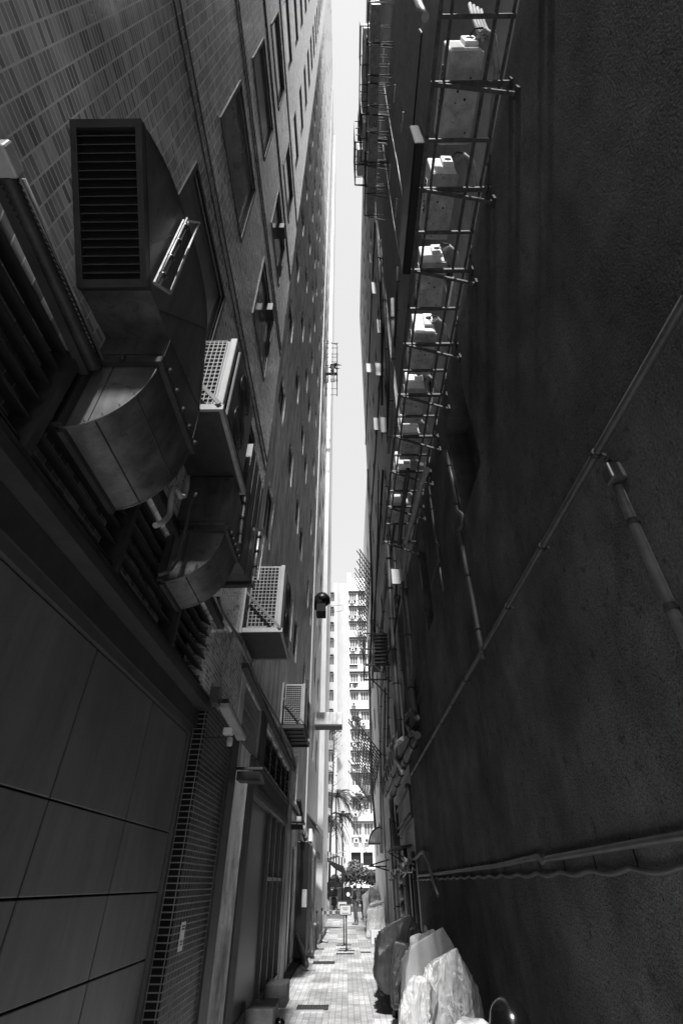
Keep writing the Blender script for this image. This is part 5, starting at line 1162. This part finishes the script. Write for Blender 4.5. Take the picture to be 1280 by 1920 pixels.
# ================================================================ COVERED MOTORCYCLES
from mathutils import noise
def cover(name, label, base, hulls, m, pleat=.03, k=8, crumple=.018, sag=.06, res=.045, wheels=(), cat='motorcycle'):
    """cloth pulled over supports: taut hull of the supports, sagging between them, pleats running down from each crest"""
    t = thing(name, label, cat, base); B = Vector(base); out_ = MB()
    for hi, pts in enumerate(hulls):
        bm = bmesh.new(); P = [(B+Vector(p[:3]), p[3]) for p in pts]
        for p, r in P:
            g = bmesh.ops.create_icosphere(bm, subdivisions=1, radius=r)
            for v in g['verts']: v.co += p
        r = bmesh.ops.convex_hull(bm, input=bm.verts[:])
        bmesh.ops.delete(bm, geom=list({e for e in r['geom_interior'] if isinstance(e, bmesh.types.BMVert)} | {v for v in bm.verts if not v.link_faces}), context='VERTS')
        for it in range(7):
            L = [e for e in bm.edges if e.calc_length() > res]
            if not L: break
            bmesh.ops.subdivide_edges(bm, edges=L, cuts=1, use_grid_fill=False); bmesh.ops.triangulate(bm, faces=[f for f in bm.faces if len(f.verts) > 3])
        for it in range(0 if m == 'silver' else 1): bmesh.ops.smooth_vert(bm, verts=bm.verts, factor=.35, use_axis_x=True, use_axis_y=True, use_axis_z=True)
        bm.normal_update()
        pk = max(P, key=lambda q: q[0].z)[0]; cen = sum((p for p, r in P), Vector())/len(P); mv = []
        for v in bm.verts:
            c = v.co; n = v.normal; dmin = min((c-p).length-r for p, r in P); d = c-pk; rr = d.length
            ang = math.atan2(d.y, d.x); w0 = noise.noise(c*2.3+Vector((hi*7, 0, 0)))
            ca, sa = math.cos(ang), math.sin(ang); u = Vector((ca*k*.42, sa*k*.42, rr*.55+hi*5)); wob = noise.noise(c*1.9)*.5
            ridge = .5+.8*(1-2.2*abs(noise.noise(u+Vector((wob, 0, 0)))))-.5+.35*(1-2.2*abs(noise.noise(u*2.3+Vector((wob, 4, 0)))))
            s1 = min(1, dmin/.28); s1 = s1*s1*(3-2*s1)
            amp = pleat*min(1, rr/.35)*(.35+.65*s1)
            cr = abs(noise.noise(c*6.3))*2+abs(noise.noise(c*13+Vector((3, 1, 5))))
            up = 1 if n.z < .75 else .4
            mv.append(n*(-sag*s1*(.7+.6*w0)+amp*(ridge-.55)*up+crumple*(cr-.8)*(.35+.65*s1)))
        for v, o in zip(bm.verts, mv): v.co += o
        for v in bm.verts:
            if v.co.z < B.z+.02: v.co.z = B.z+.02
        out_.bm(bm, True)
    o = out_.build('cover', m, t)
    for (x, y, z, r) in wheels:
        c = B+Vector((x, y, z)); MB().tube([(c.x, c.y+r*math.cos(a*math.pi/12), c.z+r*math.sin(a*math.pi/12)) for a in range(25)], .055, 8, False).build('wheel', 'rubber', t)
    return t
c0 = onY(880, 1893, 5.6)
cover('covered_motorcycle', 'low rounded silver cover at the bottom edge beside the black shell', (c0.x, 5.6, 0), [[(-.17, -.15, .2, .1), (.2, -.15, .2, .1), (-.17, .5, .2, .1), (.2, .5, .2, .1), (-.10, 0, c0.z-.2, .14), (.10, 0, c0.z-.19, .14), (.0, .4, c0.z-.25, .15)]], 'silver', .03, 9, .008, .03)
def hull(base, Y, front, back, rb=.05):
    """supports: front ones sighted on the plane y = Y, back ones given in metres from the base"""
    B = Vector(base); r = []
    for (x, y, q, *dy) in front: p = onY(x, y, Y)-B; p.y += dy[0] if dy else 0; r.append((p.x, p.y, p.z, q))
    return r+[(x, y, z, rb) for x, y, z in back]
b_ = (1.2, 7.0, 0)
cover('covered_motorcycle', 'big crumpled silver cover rising to a sharp point', b_, [
    hull(b_, 6.7, [(855, 1780, .012), (812, 1812, .05), (795, 1850, .05), (874, 1850, .05), (878, 1915, .06), (790, 1990, .05), (880, 2000, .05)], [(-.3, 1.1, .7), (.35, 1.1, .65), (-.35, 1.2, .2), (.4, 1.2, .2)]),
    hull(b_, 6.35, [(776, 1846, .06), (797, 1844, .05), (762, 1870, .04), (757, 1905, .05), (792, 1900, .05), (760, 1990, .05), (795, 1990, .05)], [(-.42, .1, .6), (-.2, .2, .6)])], 'silver', .085, 9, .010, .015, .026, wheels=((-.42, -.35, .25, .22),))
b_ = (1.2, 8.8, 0)
cover('covered_motorcycle', 'smooth pale grey cover with a tall mirror point', b_, [
    hull(b_, 8.35, [(829, 1740, .012), (772, 1776, .03), (764, 1830, .04), (847, 1775, .03), (852, 1850, .05), (764, 1900, .05), (850, 1930, .05)], [(-.36, 1.0, .80), (.36, .9, .55), (-.4, 1.2, .2), (.4, 1.2, .2)])], 'greycover', .07, 5, .004, .02, .035, wheels=((-.2, -.6, .25, .22),))
b_ = (1.1, 10.4, 0)
cover('covered_motorcycle', 'narrow black cover squeezed behind the pale grey one', b_, [
    hull(b_, 9.9, [(741, 1768, .03), (757, 1772, .03), (734, 1830, .04), (775, 1800, .04), (738, 1880, .05), (775, 1890, .05)], [(-.2, .6, .8), (.3, .6, .8), (-.25, .7, .2), (.3, .7, .2)])], 'darkcover', .08, 7, .006, .015, .035, wheels=((-.3, -.5, .26, .24),))
b_ = (1.12, 12.2, 0)
cover('covered_motorcycle', 'large black cover with a pointed crest, farthest of the near row', b_, [
    hull(b_, 11.3, [(770, 1716, .012), (760, 1718, .02), (728, 1736, .03), (716, 1748, .03), (787, 1750, .03), (706, 1832, .04), (790, 1850, .05), (725, 1858, .05)], [(-.42, 2.2, .72), (.3, 2.2, .8), (-.42, 2.3, .35), (.5, 2.3, .2)])], 'darkcover', .10, 7, .006, .02, .04, wheels=((-.33, -.8, .28, .26), (-.3, 1.6, .28, .26)))
p_ = onY(796, 1733, 11.0)
cover('wrapped_bundle', 'small wrinkled dark bundle poking up between the covers', (p_.x, 11.0, .6), [[(-.06, 0, .0, .05), (.1, 0, .0, .05), (.0, 0, p_.z-.62, .02), (-.05, 0, .35, .04), (.08, 0, .35, .04)]], 'greycover', .03, 6, .01, .02, .03, cat='bundle')
cover('cloth_pile', 'pale crumpled cloths between the grey and the black covers', (1.22, 10.2, 0), [[(-.25, -.3, .5, .08), (.25, -.3, .5, .08), (-.2, .2, .5, .08), (-.22, -.3, 1.06, .04), (.12, -.3, 1.14, .04), (.2, .2, 1.05, .05)]], 'whitebag', .05, 9, .02, .05, .03, cat='cloth')
c = onY(956, 1921, 5.0)
t = thing('motorcycle', 'motorcycle with a glossy round black top case, in the bottom right corner', 'motorcycle', (c.x, 4.9, 0))
bm = bmesh.new(); bmesh.ops.create_uvsphere(bm, u_segments=32, v_segments=20, radius=.142)
for v in bm.verts: v.co = Vector((c.x+v.co.x*(1 if v.co.z > 0 else 1.06), c.y+v.co.y*1.25, c.z+v.co.z*1.05))
MB().bm(bm, True).build('top_case', 'helmet', t)
MB().rbox(c.x-.10, c.x+.10, c.y-.1, c.y+.9, c.z-.35, c.z-.18, .05).build('seat', 'rubber', t)
MB().rbox(c.x-.09, c.x+.09, c.y-.05, c.y+1.1, c.z-.62, c.z-.36, .05).build('bodywork', 'blackmetal', t)
for y in (.0, 1.1): MB().tube([(c.x, c.y+y+.26*math.cos(a*math.pi/12), .30+.26*math.sin(a*math.pi/12)) for a in range(25)], .05, 8, False).build('wheel', 'rubber', t)
# far row
cover('covered_motorcycle', 'pale pointed cover draped over a motorcycle near the two people', (1.25, 29.5, 0),
      [[(-.42, -1, .35, .06), (.4, -1, .3, .06), (-.42, 1, .3, .06), (.45, 1, .3, .06), (-.14, -.4, 1.62, .03), (.25, -.4, 1.35, .06), (.35, .8, 1.2, .06)]], 'whitebag', .08, 6, .01, .08, .08, wheels=((-.35, -.9, .28, .26),))
cover('bagged_bundle', 'pale plastic bag tied at its neck, in front of the pale pointed cover', (1.15, 25.8, 0),
      [[(-.36, -.5, .05, .05), (.4, -.5, .05, .05), (-.34, .5, .05, .05), (.4, .5, .05, .05), (-.28, -.3, .85, .08), (.3, -.3, .9, .08), (0, 0, 1.05, .1)], [(-.2, -.3, 1.02, .05), (.36, -.3, 1.14, .05), (.1, .1, 1.1, .07), (0, 0, .9, .1)]], 'whitebag', .06, 8, .02, .05, .06, cat='bag')
cover('covered_motorcycle', 'tilted flat pale cover at the far end of the right row', (1.25, 36, 0),
      [[(-.3, -1, .3, .05), (.4, -1, .3, .05), (-.35, -1, 1.15, .05), (.4, -1, 1.62, .05), (.4, 1, 1.6, .05), (-.3, 1, 1.1, .05)]], 'whitebag', .04, 6, .01, .04, .1)
